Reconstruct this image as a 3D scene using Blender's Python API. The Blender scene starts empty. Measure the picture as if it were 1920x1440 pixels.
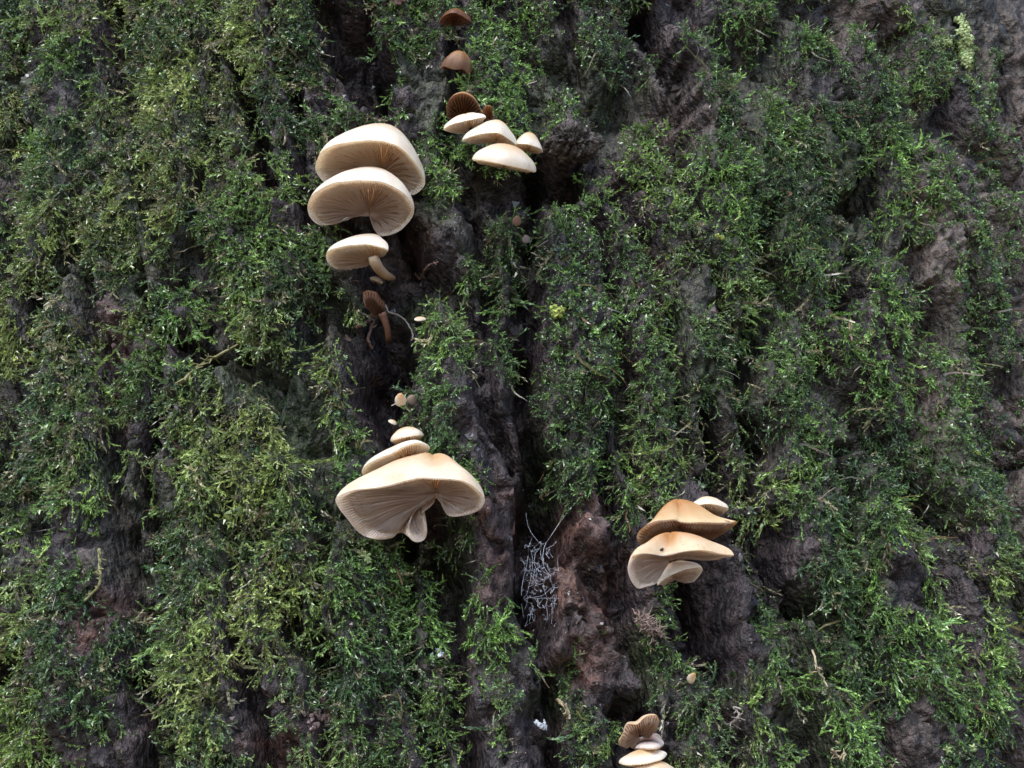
import bpy, math, random
import numpy as np
from mathutils import Vector

random.seed(7)
RNG = np.random.default_rng(11)
sc = bpy.context.scene
col = sc.collection

# ------------------------------------------------------------------ camera, sky, sun, exposure
PITCH = math.radians(25)
DIST = 0.65
KPX = (0.24 / 0.65) / 960.0                     # tangent per photo pixel (1920 wide)
FWD = np.array([0, math.cos(PITCH), math.sin(PITCH)])
UPV = np.array([0, -math.sin(PITCH), math.cos(PITCH)])
RGT = np.array([1.0, 0, 0])
AIM = np.array([0, 0, 1.3])
CAM = AIM - DIST * FWD
cam_d = bpy.data.cameras.new('camera')
cam = bpy.data.objects.new('camera', cam_d)
col.objects.link(cam)
cam.location = CAM
cam.rotation_euler = (math.radians(90) + PITCH, 0, 0)
cam_d.sensor_fit = 'HORIZONTAL'
cam_d.angle = 2 * math.atan(0.24 / 0.65)
cam_d.clip_start = 0.01
cam_d.clip_end = 500
sc.camera = cam

SUN_EL, SUN_AZ = math.radians(50), math.radians(207)     # azimuth from +Y (north) clockwise: sun is behind and left of the camera
w = bpy.data.worlds.new('World')
sc.world = w
w.use_nodes = True
nt = w.node_tree
sky = nt.nodes.new('ShaderNodeTexSky')
sky.sky_type = 'NISHITA'
sky.sun_disc = False
sky.sun_elevation = SUN_EL
sky.sun_rotation = SUN_AZ
sky.air_density = 1.0
sky.dust_density = 1.0
sky.ozone_density = 2.0
bg = nt.nodes['Background']
nt.links.new(sky.outputs[0], bg.inputs[0])
bg.inputs[1].default_value = 0.15
sun_d = bpy.data.lights.new('sun', 'SUN')
sun_d.energy = 1.5
sun_d.angle = math.radians(40)
sun_d.color = (1.0, 0.97, 0.93)
sun = bpy.data.objects.new('sun', sun_d)
col.objects.link(sun)
sdir = Vector((math.sin(SUN_AZ) * math.cos(SUN_EL), math.cos(SUN_AZ) * math.cos(SUN_EL), math.sin(SUN_EL)))
sun.rotation_euler = sdir.to_track_quat('Z', 'Y').to_euler()
sun.location = (0, -3, 6)
sc.view_settings.view_transform = 'Standard'
sc.view_settings.look = 'None'
sc.view_settings.exposure = 1.65
sc.view_settings.gamma = 1
sc.view_settings.use_curve_mapping = False

# ------------------------------------------------------------------ helpers
def tag(o, label=None, cat=None, group=None, kind=None):
    if label: o['label'] = label
    if cat: o['category'] = cat
    if group: o['group'] = group
    if kind: o['kind'] = kind
    return o

def mesh_np(name, V, F, mat=None, parent=None, smooth=True, attrs=None, link=True):
    """V (n,3); F (m,k) int array, or a list of such arrays with k = 3 or 4"""
    me = bpy.data.meshes.new(name)
    V = np.ascontiguousarray(V, dtype=np.float32)
    FL = F if isinstance(F, list) else [F]
    FL = [np.asarray(f, dtype=np.int32) for f in FL if len(f)]
    me.vertices.add(len(V))
    me.vertices.foreach_set('co', V.ravel())
    loops = np.concatenate([f.ravel() for f in FL])
    tot = np.concatenate([np.full(len(f), f.shape[1], np.int32) for f in FL])
    start = np.concatenate([[0], np.cumsum(tot)[:-1]]).astype(np.int32)
    me.loops.add(len(loops))
    me.loops.foreach_set('vertex_index', loops)
    me.polygons.add(len(tot))
    me.polygons.foreach_set('loop_start', start)
    me.polygons.foreach_set('loop_total', tot)
    me.polygons.foreach_set('use_smooth', np.full(len(tot), smooth, dtype=bool))
    for an, av in (attrs or {}).items():
        av = np.asarray(av, dtype=np.float32)
        if av.ndim == 1:
            a = me.attributes.new(an, 'FLOAT', 'POINT')
            a.data.foreach_set('value', av)
        else:
            if av.shape[1] == 3:
                av = np.concatenate([av, np.ones((len(av), 1), np.float32)], 1)
            a = me.attributes.new(an, 'FLOAT_COLOR', 'POINT')
            a.data.foreach_set('color', av.ravel())
    me.update(calc_edges=True)
    me.validate()
    o = bpy.data.objects.new(name, me)
    if mat: me.materials.append(mat)
    if link: col.objects.link(o)
    if parent: o.parent = parent
    return o

def empty(name, loc):
    o = bpy.data.objects.new(name, None)
    o.empty_display_size = 0.01
    o.location = loc
    col.objects.link(o)
    return o

def child(o, root):
    """parent o to root keeping its world-space vertices"""
    o.parent = root
    me = o.data
    n = len(me.vertices)
    a = np.empty(n * 3, np.float32)
    me.vertices.foreach_get('co', a)
    a = a.reshape(-1, 3) - np.array(root.location, dtype=np.float32)
    me.vertices.foreach_set('co', a.ravel())
    me.update()
    return o

def norm(v):
    v = np.asarray(v, float)
    return v / np.maximum(np.linalg.norm(v, axis=-1, keepdims=True), 1e-12)

def tube(pts, rad, nseg=6):
    """tube along pts (n,3) with radius array; returns V,F"""
    pts = np.asarray(pts, float)
    n = len(pts)
    rad = np.broadcast_to(np.asarray(rad, float), (n,))
    tan = norm(np.gradient(pts, axis=0))
    ref = np.array([0.31, 0.77, 0.55])
    s1 = norm(np.cross(tan, ref))
    s2 = np.cross(tan, s1)
    a = np.linspace(0, 2 * np.pi, nseg, endpoint=False)
    V = pts[:, None] + rad[:, None, None] * (np.cos(a)[None, :, None] * s1[:, None] + np.sin(a)[None, :, None] * s2[:, None])
    V = np.concatenate([V.reshape(-1, 3), pts[:1], pts[-1:]])
    i = np.arange(n - 1)[:, None]
    j = np.arange(nseg)[None]
    j2 = (j + 1) % nseg
    Q = np.stack([i * nseg + j, i * nseg + j2, (i + 1) * nseg + j2, (i + 1) * nseg + j], -1).reshape(-1, 4)
    jj = np.arange(nseg)
    T = np.concatenate([np.stack([np.full(nseg, n * nseg), (jj + 1) % nseg, jj], -1),
                        np.stack([np.full(nseg, n * nseg + 1), (n - 1) * nseg + jj, (n - 1) * nseg + (jj + 1) % nseg], -1)])
    return V, [Q, T]

def spline(P, n, closed=False):
    """Catmull-Rom through P, resampled evenly to n points"""
    P = np.asarray(P, float)
    m = len(P)
    dense = []
    segs = m if closed else m - 1
    t = np.linspace(0, 1, 24, endpoint=False)[:, None]
    for i in range(segs):
        if closed:
            p0, p1, p2, p3 = P[(i - 1) % m], P[i], P[(i + 1) % m], P[(i + 2) % m]
        else:
            p0, p1, p2, p3 = P[max(i - 1, 0)], P[i], P[i + 1], P[min(i + 2, m - 1)]
        dense.append(0.5 * ((2 * p1) + (-p0 + p2) * t + (2 * p0 - 5 * p1 + 4 * p2 - p3) * t ** 2 + (-p0 + 3 * p1 - 3 * p2 + p3) * t ** 3))
    D = np.concatenate(dense + [P[:1] if closed else P[-1:]])
    L = np.concatenate([[0], np.cumsum(np.linalg.norm(np.diff(D[:, :2], axis=0), axis=1) + 1e-9)])
    q = np.linspace(0, L[-1], n + 1)[:-1] if closed else np.linspace(0, L[-1], n)
    return np.stack([np.interp(q, L, D[:, k]) for k in range(P.shape[1])], -1)

def join(parts):
    V, Fq, Ft, off = [], [], [], 0
    for v, fs in parts:
        V.append(v)
        for f in (fs if isinstance(fs, list) else [fs]):
            f = np.asarray(f)
            if len(f) == 0: continue
            (Fq if f.shape[1] == 4 else Ft).append(f + off)
        off += len(v)
    out = []
    if Fq: out.append(np.concatenate(Fq))
    if Ft: out.append(np.concatenate(Ft))
    return np.concatenate(V), out

# noise ------------------------------------------------------------
_perm = np.random.default_rng(5).permutation(256)
_perm = np.concatenate([_perm, _perm, _perm])
_ga = np.random.default_rng(6).uniform(0, 2 * np.pi, 256)
_gx, _gy = np.cos(_ga), np.sin(_ga)
def perlin(x, y, seed=0):
    x = np.asarray(x, float) + seed * 17.31
    y = np.asarray(y, float) + seed * 9.77
    xi = np.floor(x).astype(int); yi = np.floor(y).astype(int)
    xf = x - xi; yf = y - yi
    u = xf * xf * xf * (xf * (xf * 6 - 15) + 10); v = yf * yf * yf * (yf * (yf * 6 - 15) + 10)
    def g(ix, iy, dx, dy):
        h = _perm[_perm[ix & 255] + (iy & 255)]
        return _gx[h] * dx + _gy[h] * dy
    a = g(xi, yi, xf, yf); b = g(xi + 1, yi, xf - 1, yf)
    c = g(xi, yi + 1, xf, yf - 1); d = g(xi + 1, yi + 1, xf - 1, yf - 1)
    return 1.5 * ((a + u * (b - a)) * (1 - v) + (c + u * (d - c)) * v)
def fbm(x, y, seed=0, octv=4, gain=0.5):
    r, a, f = 0, 1, 1
    for i in range(octv):
        r = r + a * perlin(x * f, y * f, seed + i * 3)
        a *= gain; f *= 2.03
    return r
def worley(x, y, seed=0):
    xi = np.floor(x).astype(int); yi = np.floor(y).astype(int)
    f1 = np.full(x.shape, 9.0); f2 = np.full(x.shape, 9.0); cid = np.zeros(x.shape, int)
    for i in (-1, 0, 1):
        for j in (-1, 0, 1):
            h = _perm[_perm[(xi + i + seed * 13) & 255] + ((yi + j + seed * 7) & 255)]
            h2 = _perm[h + 91]
            d = np.hypot(xi + i + 0.1 + 0.8 * h / 255 - x, yi + j + 0.1 + 0.8 * h2 / 255 - y)
            m = d < f1
            f2 = np.where(m, f1, np.minimum(f2, d))
            cid = np.where(m, h, cid)
            f1 = np.where(m, d, f1)
    return f1, f2, cid
def sstep(a, b, x):
    t = np.clip((x - a) / (b - a), 0, 1)
    return t * t * (3 - 2 * t)

# trunk <-> photo --------------------------------------------------
R0 = 0.57
AX, AY = -0.05, R0                          # trunk axis
def to_px(P):
    d = np.asarray(P) - CAM
    z = d @ FWD
    z = np.where(np.abs(z) < 1e-6, 1e-6, z)
    return 960 + (d @ RGT) / z / KPX, 720 - (d @ UPV) / z / KPX, z
def ray(u, v):
    u = np.asarray(u, float); v = np.asarray(v, float)
    return FWD + ((u - 960) * KPX)[..., None] * RGT - ((v - 720) * KPX)[..., None] * UPV
def on_trunk(u, v, lift=0.0):
    """where the sight line of a photo pixel meets the bark cylinder"""
    d = ray(u, v)
    ox, oy = CAM[0] - AX, CAM[1] - AY
    a = d[..., 0] ** 2 + d[..., 1] ** 2
    b = 2 * (ox * d[..., 0] + oy * d[..., 1])
    c = ox * ox + oy * oy - (R0 + lift) ** 2
    disc = np.maximum(b * b - 4 * a * c, 0)
    t = (-b - np.sqrt(disc)) / (2 * a)
    return CAM + t[..., None] * d
def sz_of(P):
    P = np.asarray(P)
    return R0 * np.arctan2(P[..., 0] - AX, -(P[..., 1] - AY)), P[..., 2]
def pos_of(s, z, h):
    a = s / R0
    return np.stack([AX + (R0 + h) * np.sin(a), AY - (R0 + h) * np.cos(a), z], -1)

# ------------------------------------------------------------------ node material helpers
def new_mat(name):
    m = bpy.data.materials.new(name)
    m.use_nodes = True
    n = m.node_tree.nodes
    return m, m.node_tree, n['Principled BSDF'], n['Material Output']
def N(t, typ, **kw):
    n = t.nodes.new(typ)
    for k, v in kw.items(): setattr(n, k, v)
    return n
def noise(t, scale, detail=4, rough=0.55, coord='Object', vec=None):
    n = N(t, 'ShaderNodeTexNoise')
    n.inputs['Scale'].default_value = scale
    n.inputs['Detail'].default_value = detail
    n.inputs['Roughness'].default_value = rough
    if vec is None:
        tc = N(t, 'ShaderNodeTexCoord'); vec = tc.outputs[coord]
    t.links.new(vec, n.inputs['Vector'])
    return n
def ramp(t, fac, stops):
    r = N(t, 'ShaderNodeValToRGB')
    el = r.color_ramp.elements
    while len(el) < len(stops): el.new(0.5)
    for e, (p, c) in zip(el, stops):
        e.position = p; e.color = (*c, 1) if len(c) == 3 else c
    t.links.new(fac, r.inputs[0])
    return r
def mix(t, fac, a, b, mode='MIX'):
    m = N(t, 'ShaderNodeMix', data_type='RGBA', blend_type=mode)
    for s, v in ((m.inputs[0], fac), (m.inputs[6], a), (m.inputs[7], b)):
        if isinstance(v, (int, float)): s.default_value = v
        elif isinstance(v, tuple): s.default_value = (*v, 1)
        else: t.links.new(v, s)
    return m.outputs[2]
def attr(t, name):
    return N(t, 'ShaderNodeAttribute', attribute_name=name)

# ------------------------------------------------------------------ materials
def bark_mat():
    m, t, b, out = new_mat('bark')
    a = attr(t, 'tone')                       # r rust, g dry, b algae
    sep = N(t, 'ShaderNodeSeparateColor'); t.links.new(a.outputs['Color'], sep.inputs[0])
    tc = N(t, 'ShaderNodeTexCoord')
    mp = N(t, 'ShaderNodeMapping'); mp.inputs['Scale'].default_value = (1, 1, 0.75)
    t.links.new(tc.outputs['Object'], mp.inputs[0])
    v = mp.outputs[0]
    n1 = noise(t, 70, 5, 0.6, vec=v)
    n2 = noise(t, 260, 3, 0.6, vec=v)
    c = ramp(t, n1.outputs[0], [(0.3, (0.012, 0.0095, 0.0105)), (0.5, (0.028, 0.0215, 0.0235)), (0.72, (0.066, 0.051, 0.052))]).outputs[0]
    rust = ramp(t, n1.outputs[0], [(0.3, (0.032, 0.017, 0.015)), (0.55, (0.082, 0.044, 0.036)), (0.75, (0.16, 0.082, 0.060))]).outputs[0]
    dry = ramp(t, n1.outputs[0], [(0.3, (0.055, 0.043, 0.037)), (0.55, (0.105, 0.085, 0.073)), (0.75, (0.18, 0.15, 0.13))]).outputs[0]
    alg = ramp(t, n2.outputs[0], [(0.3, (0.012, 0.020, 0.008)), (0.7, (0.030, 0.044, 0.017))]).outputs[0]
    c = mix(t, sep.outputs[0], c, rust)
    c = mix(t, sep.outputs[1], c, dry)
    c = mix(t, sep.outputs[2], c, alg)
    vo = N(t, 'ShaderNodeTexVoronoi', feature='SMOOTH_F1'); vo.inputs['Scale'].default_value = 230; vo.inputs['Smoothness'].default_value = 0.25
    t.links.new(v, vo.inputs['Vector'])
    ck = N(t, 'ShaderNodeMath', operation='SUBTRACT'); ck.inputs[0].default_value = 1.0
    t.links.new(vo.outputs['Distance'], ck.inputs[1])
    nb = noise(t, 420, 3, 0.6)
    grit = ramp(t, n2.outputs[0], [(0.38, (0.45, 0.45, 0.45)), (0.62, (1.5, 1.45, 1.4))]).outputs[0]
    c = mix(t, 1.0, c, grit, 'MULTIPLY')
    t.links.new(c, b.inputs['Base Color'])
    b.inputs['Roughness'].default_value = 0.5
    b.inputs['Specular IOR Level'].default_value = 0.26
    h1 = N(t, 'ShaderNodeMath', operation='MULTIPLY_ADD'); h1.inputs[1].default_value = 0.32
    h0 = N(t, 'ShaderNodeMath', operation='MULTIPLY_ADD'); h0.inputs[1].default_value = 0.45
    t.links.new(nb.outputs[0], h0.inputs[0]); t.links.new(n2.outputs[0], h0.inputs[2])
    t.links.new(ck.outputs[0], h1.inputs[0]); t.links.new(h0.outputs[0], h1.inputs[2])
    bp = N(t, 'ShaderNodeBump'); bp.inputs['Strength'].default_value = 1.0; bp.inputs['Distance'].default_value = 0.0032
    t.links.new(h1.outputs[0], bp.inputs['Height'])
    t.links.new(bp.outputs[0], b.inputs['Normal'])
    return m

def moss_mat():
    m, t, b, out = new_mat('moss')
    a = attr(t, 'tint')
    t.links.new(a.outputs['Color'], b.inputs['Base Color'])
    b.inputs['Roughness'].default_value = 0.27
    b.inputs['Specular IOR Level'].default_value = 0.75
    tr = N(t, 'ShaderNodeBsdfTranslucent')
    t.links.new(a.outputs['Color'], tr.inputs[0])
    ms = N(t, 'ShaderNodeMixShader'); ms.inputs[0].default_value = 0.22
    t.links.new(b.outputs[0], ms.inputs[1]); t.links.new(tr.outputs[0], ms.inputs[2])
    t.links.new(ms.outputs[0], out.inputs['Surface'])
    return m

def fungus_mat(name, margin, centre, patch, rough=0.45, sss=0.25, nscale=110, gap_shade=None):
    """attribute f runs 0 at the margin to 1 at the attachment"""
    m, t, b, out = new_mat(name)
    a = attr(t, 'f')
    n1 = noise(t, nscale, 4, 0.55)
    ad = N(t, 'ShaderNodeMath', operation='MULTIPLY_ADD'); ad.inputs[1].default_value = 0.35
    t.links.new(n1.outputs[0], ad.inputs[0]); 
    sb = N(t, 'ShaderNodeMath', operation='SUBTRACT'); sb.inputs[1].default_value = 0.175
    t.links.new(a.outputs['Fac'], ad.inputs[2]); t.links.new(ad.outputs[0], sb.inputs[0])
    mid = tuple(0.5 * (p + q) for p, q in zip(margin, centre))
    c = ramp(t, sb.outputs[0], [(0.0, margin), (0.08, margin), (0.30, mid), (0.65, centre)]).outputs[0]
    n2 = noise(t, nscale * 3.5, 4, 0.6)
    pf = ramp(t, n2.outputs[0], [(0.5, (0, 0, 0)), (0.78, (0.55, 0.55, 0.55))]).outputs[0]
    c = mix(t, pf, c, patch)
    n3 = noise(t, nscale * 0.7, 3, 0.5)
    c = mix(t, ramp(t, n3.outputs[0], [(0.52, (0, 0, 0)), (0.70, (0.5, 0.5, 0.5))]).outputs[0], c, patch)
    vo = N(t, 'ShaderNodeTexVoronoi'); vo.inputs['Scale'].default_value = 330
    tcv = N(t, 'ShaderNodeTexCoord'); t.links.new(tcv.outputs['Object'], vo.inputs['Vector'])
    c = mix(t, ramp(t, vo.outputs['Distance'], [(0.07, (0.6, 0.6, 0.6)), (0.12, (0, 0, 0))]).outputs[0], c, tuple(0.4 * q for q in patch))
    if gap_shade:                                  # gaps between gills browner: own tan plus shade painted into the colour
        c = mix(t, attr(t, 'edge').outputs['Fac'], gap_shade, c)
    t.links.new(c, b.inputs['Base Color'])
    b.inputs['Roughness'].default_value = rough
    b.inputs['Specular IOR Level'].default_value = 0.35
    b.inputs['Subsurface Weight'].default_value = sss
    b.inputs['Subsurface Radius'].default_value = (1.0, 0.55, 0.3)
    b.inputs['Subsurface Scale'].default_value = 0.0025
    bp = N(t, 'ShaderNodeBump'); bp.inputs['Strength'].default_value = 0.12; bp.inputs['Distance'].default_value = 0.0008
    t.links.new(n2.outputs[0], bp.inputs['Height']); t.links.new(bp.outputs[0], b.inputs['Normal'])
    tr = N(t, 'ShaderNodeBsdfTranslucent')
    t.links.new(mix(t, 1.0, c, (1.0, 0.93, 0.81), 'MULTIPLY'), tr.inputs[0])
    ms = N(t, 'ShaderNodeMixShader'); ms.inputs[0].default_value = 0.64 if gap_shade else 0.48
    t.links.new(b.outputs[0], ms.inputs[1]); t.links.new(tr.outputs[0], ms.inputs[2])
    t.links.new(ms.outputs[0], out.inputs['Surface'])
    return m

def plain_mat(name, c1, c2, scale=300, rough=0.6, spec=0.3):
    m, t, b, out = new_mat(name)
    n1 = noise(t, scale, 4, 0.6)
    t.links.new(ramp(t, n1.outputs[0], [(0.3, c1), (0.7, c2)]).outputs[0], b.inputs['Base Color'])
    b.inputs['Roughness'].default_value = rough
    b.inputs['Specular IOR Level'].default_value = spec
    bp = N(t, 'ShaderNodeBump'); bp.inputs['Strength'].default_value = 0.3; bp.inputs['Distance'].default_value = 0.0006
    t.links.new(n1.outputs[0], bp.inputs['Height']); t.links.new(bp.outputs[0], b.inputs['Normal'])
    return m

M_BARK = bark_mat()
M_MOSS = moss_mat()
M_CAP = fungus_mat('cream_cap', (0.85, 0.79, 0.68), (0.64, 0.43, 0.22), (0.78, 0.65, 0.49))
M_CAPW = fungus_mat('white_cap', (0.85, 0.79, 0.68), (0.66, 0.44, 0.22), (0.74, 0.62, 0.46))
M_CAPT = fungus_mat('tan_cap', (0.76, 0.60, 0.40), (0.50, 0.24, 0.08), (0.60, 0.36, 0.17))
M_CAPB = fungus_mat('brown_cap', (0.20, 0.085, 0.035), (0.26, 0.10, 0.03), (0.10, 0.045, 0.025), sss=0.05)
M_CAPO = fungus_mat('old_cap', (0.50, 0.30, 0.15), (0.30, 0.14, 0.06), (0.22, 0.10, 0.06), sss=0.1)
M_GILL = fungus_mat('cream_gill', (0.86, 0.80, 0.71), (0.68, 0.50, 0.35), (0.66, 0.52, 0.42), rough=0.6, gap_shade=(0.50, 0.30, 0.15))
M_GILLP = fungus_mat('pink_gill', (0.86, 0.79, 0.73), (0.66, 0.51, 0.42), (0.60, 0.45, 0.38), rough=0.6, gap_shade=(0.50, 0.33, 0.22))
M_GILLB = fungus_mat('brown_gill', (0.30, 0.17, 0.11), (0.22, 0.11, 0.06), (0.22, 0.12, 0.09), rough=0.6, sss=0.1, gap_shade=(0.08, 0.04, 0.02))
M_GILLO = fungus_mat('old_gill', (0.48, 0.32, 0.20), (0.36, 0.20, 0.14), (0.40, 0.25, 0.18), rough=0.6, sss=0.1, gap_shade=(0.16, 0.08, 0.04))
M_STEM = fungus_mat('stem', (0.72, 0.58, 0.42), (0.46, 0.29, 0.18), (0.60, 0.44, 0.30))

# ------------------------------------------------------------------ ground
def ground():
    m, t, b, out = new_mat('leaf_litter')
    n1 = noise(t, 6, 8, 0.7)
    t.links.new(ramp(t, n1.outputs[0], [(0.3, (0.08, 0.055, 0.035)), (0.55, (0.20, 0.14, 0.085)), (0.75, (0.30, 0.22, 0.14))]).outputs[0], b.inputs['Base Color'])
    b.inputs['Roughness'].default_value = 0.9
    xs = np.linspace(-1, 1, 81); xs = np.sign(xs) * np.abs(xs) ** 3 * 150
    X, Y = np.meshgrid(xs, xs)
    Z = 0.05 * fbm(X * 0.4, Y * 0.4, 3) - 0.02
    n = 81
    V = np.stack([X, Y, Z], -1).reshape(-1, 3)
    i, j = np.meshgrid(np.arange(n - 1), np.arange(n - 1), indexing='ij')
    Q = np.stack([i * n + j, i * n + j + 1, (i + 1) * n + j + 1, (i + 1) * n + j], -1).reshape(-1, 4)
    tag(mesh_np('ground', V, Q, m), 'brown forest floor of leaf litter round the tree', kind='structure')
ground()

# ------------------------------------------------------------------ trunk: bark relief
# fissures followed down the bark: (x, y, half width, depth mm) along each
FISS = [
    [(190, -20, 14, 22), (222, 90, 18, 26), (238, 180, 16, 26), (262, 222, 8, 10)],
    [(425, 70, 12, 12), (458, 140, 18, 22), (480, 240, 20, 26), (505, 330, 18, 24), (522, 390, 10, 12)],
    [(1222, -20, 14, 20), (1252, 60, 18, 28), (1278, 150, 22, 30), (1285, 230, 14, 18), (1300, 340, 10, 10), (1310, 420, 8, 8)],
    [(955, 380, 10, 8), (985, 440, 16, 14), (972, 540, 16, 13), (962, 610, 8, 5), (985, 690, 18, 18), (996, 760, 10, 7), (1000, 810, 16, 14), (1012, 880, 28, 24), (1018, 960, 38, 30), (1010, 1050, 40, 30), (1012, 1130, 38, 28), (1018, 1195, 22, 16)],
    [(600, 20, 14, 12), (655, 70, 40, 24), (700, 170, 32, 26), (720, 205, 22, 14)],
    [(690, 300, 40, 14), (690, 420, 50, 18), (740, 470, 40, 18), (720, 560, 30, 22), (736, 640, 26, 30), (735, 690, 22, 26), (705, 760, 28, 14), (760, 860, 50, 12)],
    [(790, 990, 40, 20), (830, 1080, 30, 26), (850, 1160, 22, 22), (845, 1250, 18, 22), (860, 1320, 18, 22), (880, 1400, 16, 16), (890, 1470, 14, 14)],
    [(300, 1030, 12, 18), (322, 1065, 20, 28), (352, 1080, 14, 18)],
    [(258, 1280, 12, 16), (300, 1320, 20, 24), (340, 1372, 22, 28), (372, 1450, 14, 20)],
    [(1395, 780, 14, 22), (1415, 830, 20, 30), (1428, 880, 14, 18)],
    [(1312, 780, 14, 22), (1328, 830, 18, 26), (1345, 900, 22, 22), (1380, 940, 12, 12)],
    [(1480, 1080, 10, 12), (1500, 1160, 16, 26), (1528, 1240, 20, 28), (1556, 1310, 12, 16)],
    [(1580, 480, 10, 12), (1590, 560, 16, 24), (1578, 620, 10, 12)],
    [(1735, 560, 16, 16), (1742, 610, 24, 26), (1752, 650, 14, 14)],
    [(1712, 470, 8, 12), (1706, 530, 9, 14)],
    [(1690, 60, 8, 10), (1690, 220, 10, 12), (1700, 380, 9, 12), (1690, 640, 9, 12), (1712, 860, 10, 14), (1760, 960, 12, 18), (1785, 1040, 12, 16), (1800, 1180, 10, 10)],
    [(1862, -20, 8, 10), (1868, 160, 8, 10), (1850, 300, 8, 8), (1896, 480, 10, 12), (1880, 640, 8, 10), (1898, 860, 10, 14), (1880, 1000, 10, 10)],
    [(1310, 1060, 40, 14), (1310, 1130, 44, 18), (1300, 1200, 34, 16), (1330, 1290, 24, 12)],
    [(1010, 300, 24, 18), (1060, 335, 34, 22), (960, 360, 34, 16), (930, 340, 30, 14)],
    [(60, 1215, 16, 22), (20, 1300, 20, 24), (0, 1360, 20, 20)],
    [(1060, 1270, 16, 8), (1010, 1350, 30, 10), (1030, 1450, 26, 8)],
    [(1440, 400, 10, 10), (1425, 520, 10, 14), (1430, 640, 9, 14), (1400, 740, 12, 16)],
    [(80, 560, 16, 14), (110, 690, 16, 16), (90, 800, 10, 10)],
    [(300, 560, 14, 16), (310, 640, 16, 20), (420, 700, 16, 14)],
    [(1560, 0, 8, 12), (1570, 40, 14, 20), (1550, 90, 8, 8)],
    [(1610, 330, 9, 12), (1600, 400, 12, 18), (1595, 440, 8, 10)],
    [(1180, 1330, 26, 16), (1190, 1440, 30, 16)],
    [(1650, 840, 8, 10), (1560, 860, 14, 18), (1575, 960, 10, 12)],
    [(540, 1140, 14, 12), (560, 1210, 20, 16), (620, 1260, 20, 12)],
    [(1430, 1000, 26, 14), (1450, 1080, 24, 14), (1470, 1150, 16, 18)],
]
# lumps: (x, y, rx, ry, height mm)
LUMPS = [(1062, 260, 44, 30, 14), (1090, 1080, 50, 120, 9), (920, 1060, 44, 120, 8), (1330, 170, 90, 110, 6), (900, 780, 90, 90, 5),
         (1130, 640, 110, 140, 7), (1200, 1120, 30, 90, 3), (120, 420, 90, 120, 6), (330, 300, 70, 150, 6), (560, 800, 70, 160, 6),
         (230, 820, 70, 140, 5), (180, 1330, 70, 80, 7), (450, 1230, 60, 80, 7), (1640, 1120, 60, 190, 6), (1450, 1250, 60, 120, 6), (690, 185, 26, 12, 10),
         (640, 1180, 90, 120, 5), (1070, 940, 30, 40, 6), (1115, 925, 36, 30, 7), (1640, 580, 60, 160, 4), (1550, 330, 80, 160, 4)]
# bare bark (no or little moss): (x, y, rx, ry, angle deg, strength)
BARE = [(1090, 1080, 120, 170, 0, 1.0), (940, 1010, 60, 130, -12, 1.0), (1020, 1090, 60, 180, 0, 1.0), (1130, 1220, 70, 100, 10, 0.95), (1120, 940, 50, 40, 0, 0.8),
        (920, 770, 90, 80, 0, 0.8), (930, 850, 70, 70, 0, 0.7), (860, 700, 60, 40, 0, 0.7), (660, 110, 70, 120, 8, 0.95), (720, 200, 60, 30, 0, 0.8),
        (1070, 268, 60, 42, 0, 1.0), (1340, 170, 90, 80, 0, 0.3), (1360, 215, 80, 50, 0, 0.45), (1270, 130, 40, 130, 5, 0.9),
        (1790, 300, 20, 130, 0, 0.9), (1790, 150, 24, 120, 3, 0.7), (1900, 250, 30, 320, 0, 0.6), (1735, 520, 36, 80, 0, 0.5), (1640, 40, 50, 50, 0, 0.55), (1560, 60, 30, 50, 0, 0.4),
        (130, 220, 36, 44, 0, 0.7), (228, 640, 34, 90, 5, 0.85), (260, 800, 60, 60, 20, 0.6), (320, 850, 50, 26, -15, 0.5), (95, 840, 34, 40, 0, 0.5), (60, 360, 42, 36, 0, 0.7), (590, 200, 50, 40, 0, 0.7), (250, 255, 60, 40, 0, 0.3),
        (220, 1190, 38, 80, -25, 0.85), (320, 1350, 40, 80, -30, 0.8), (530, 1370, 80, 80, 0, 0.9), (250, 1340, 40, 30, 0, 0.6), (240, 1430, 60, 30, 0, 0.6),
        (890, 1370, 40, 100, 6, 0.75), (870, 1240, 24, 110, 0, 0.6), (1010, 1390, 60, 80, 0, 0.55), (1320, 1180, 80, 110, 0, 0.92), (1390, 1380, 90, 70, 0, 0.4), (1450, 1040, 50, 70, 20, 0.85),
        (1665, 1110, 34, 70, 0, 0.8), (1690, 1390, 50, 80, 0, 0.9), (1805, 1030, 20, 60, -20, 0.8), (800, 480, 70, 60, 0, 0.8), (720, 690, 60, 130, 0, 0.9), (710, 450, 80, 100, 0, 0.7), (700, 300, 100, 80, 0, 0.7),
        (890, 420, 50, 60, 0, 0.55), (980, 360, 80, 50, 0, 0.7), (900, 320, 60, 40, 0, 0.4), (770, 930, 110, 60, 0, 0.4), (1290, 1010, 100, 90, 0, 0.7), (1210, 1390, 60, 80, 0, 0.7), (560, 430, 30, 40, 0, 0.5),
        (1700, 760, 36, 60, 0, 0.5), (1830, 800, 50, 50, 0, 0.3), (1850, 860, 50, 40, 0, 0.5), (1890, 700, 18, 140, 0, 0.6), (350, 650, 26, 50, 0, 0.5), (1500, 180, 60, 60, 0, 0.3), (980, 1260, 60, 60, 0, 0.4), (1912, 1100, 10, 300, 0, 0.4)]
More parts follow.
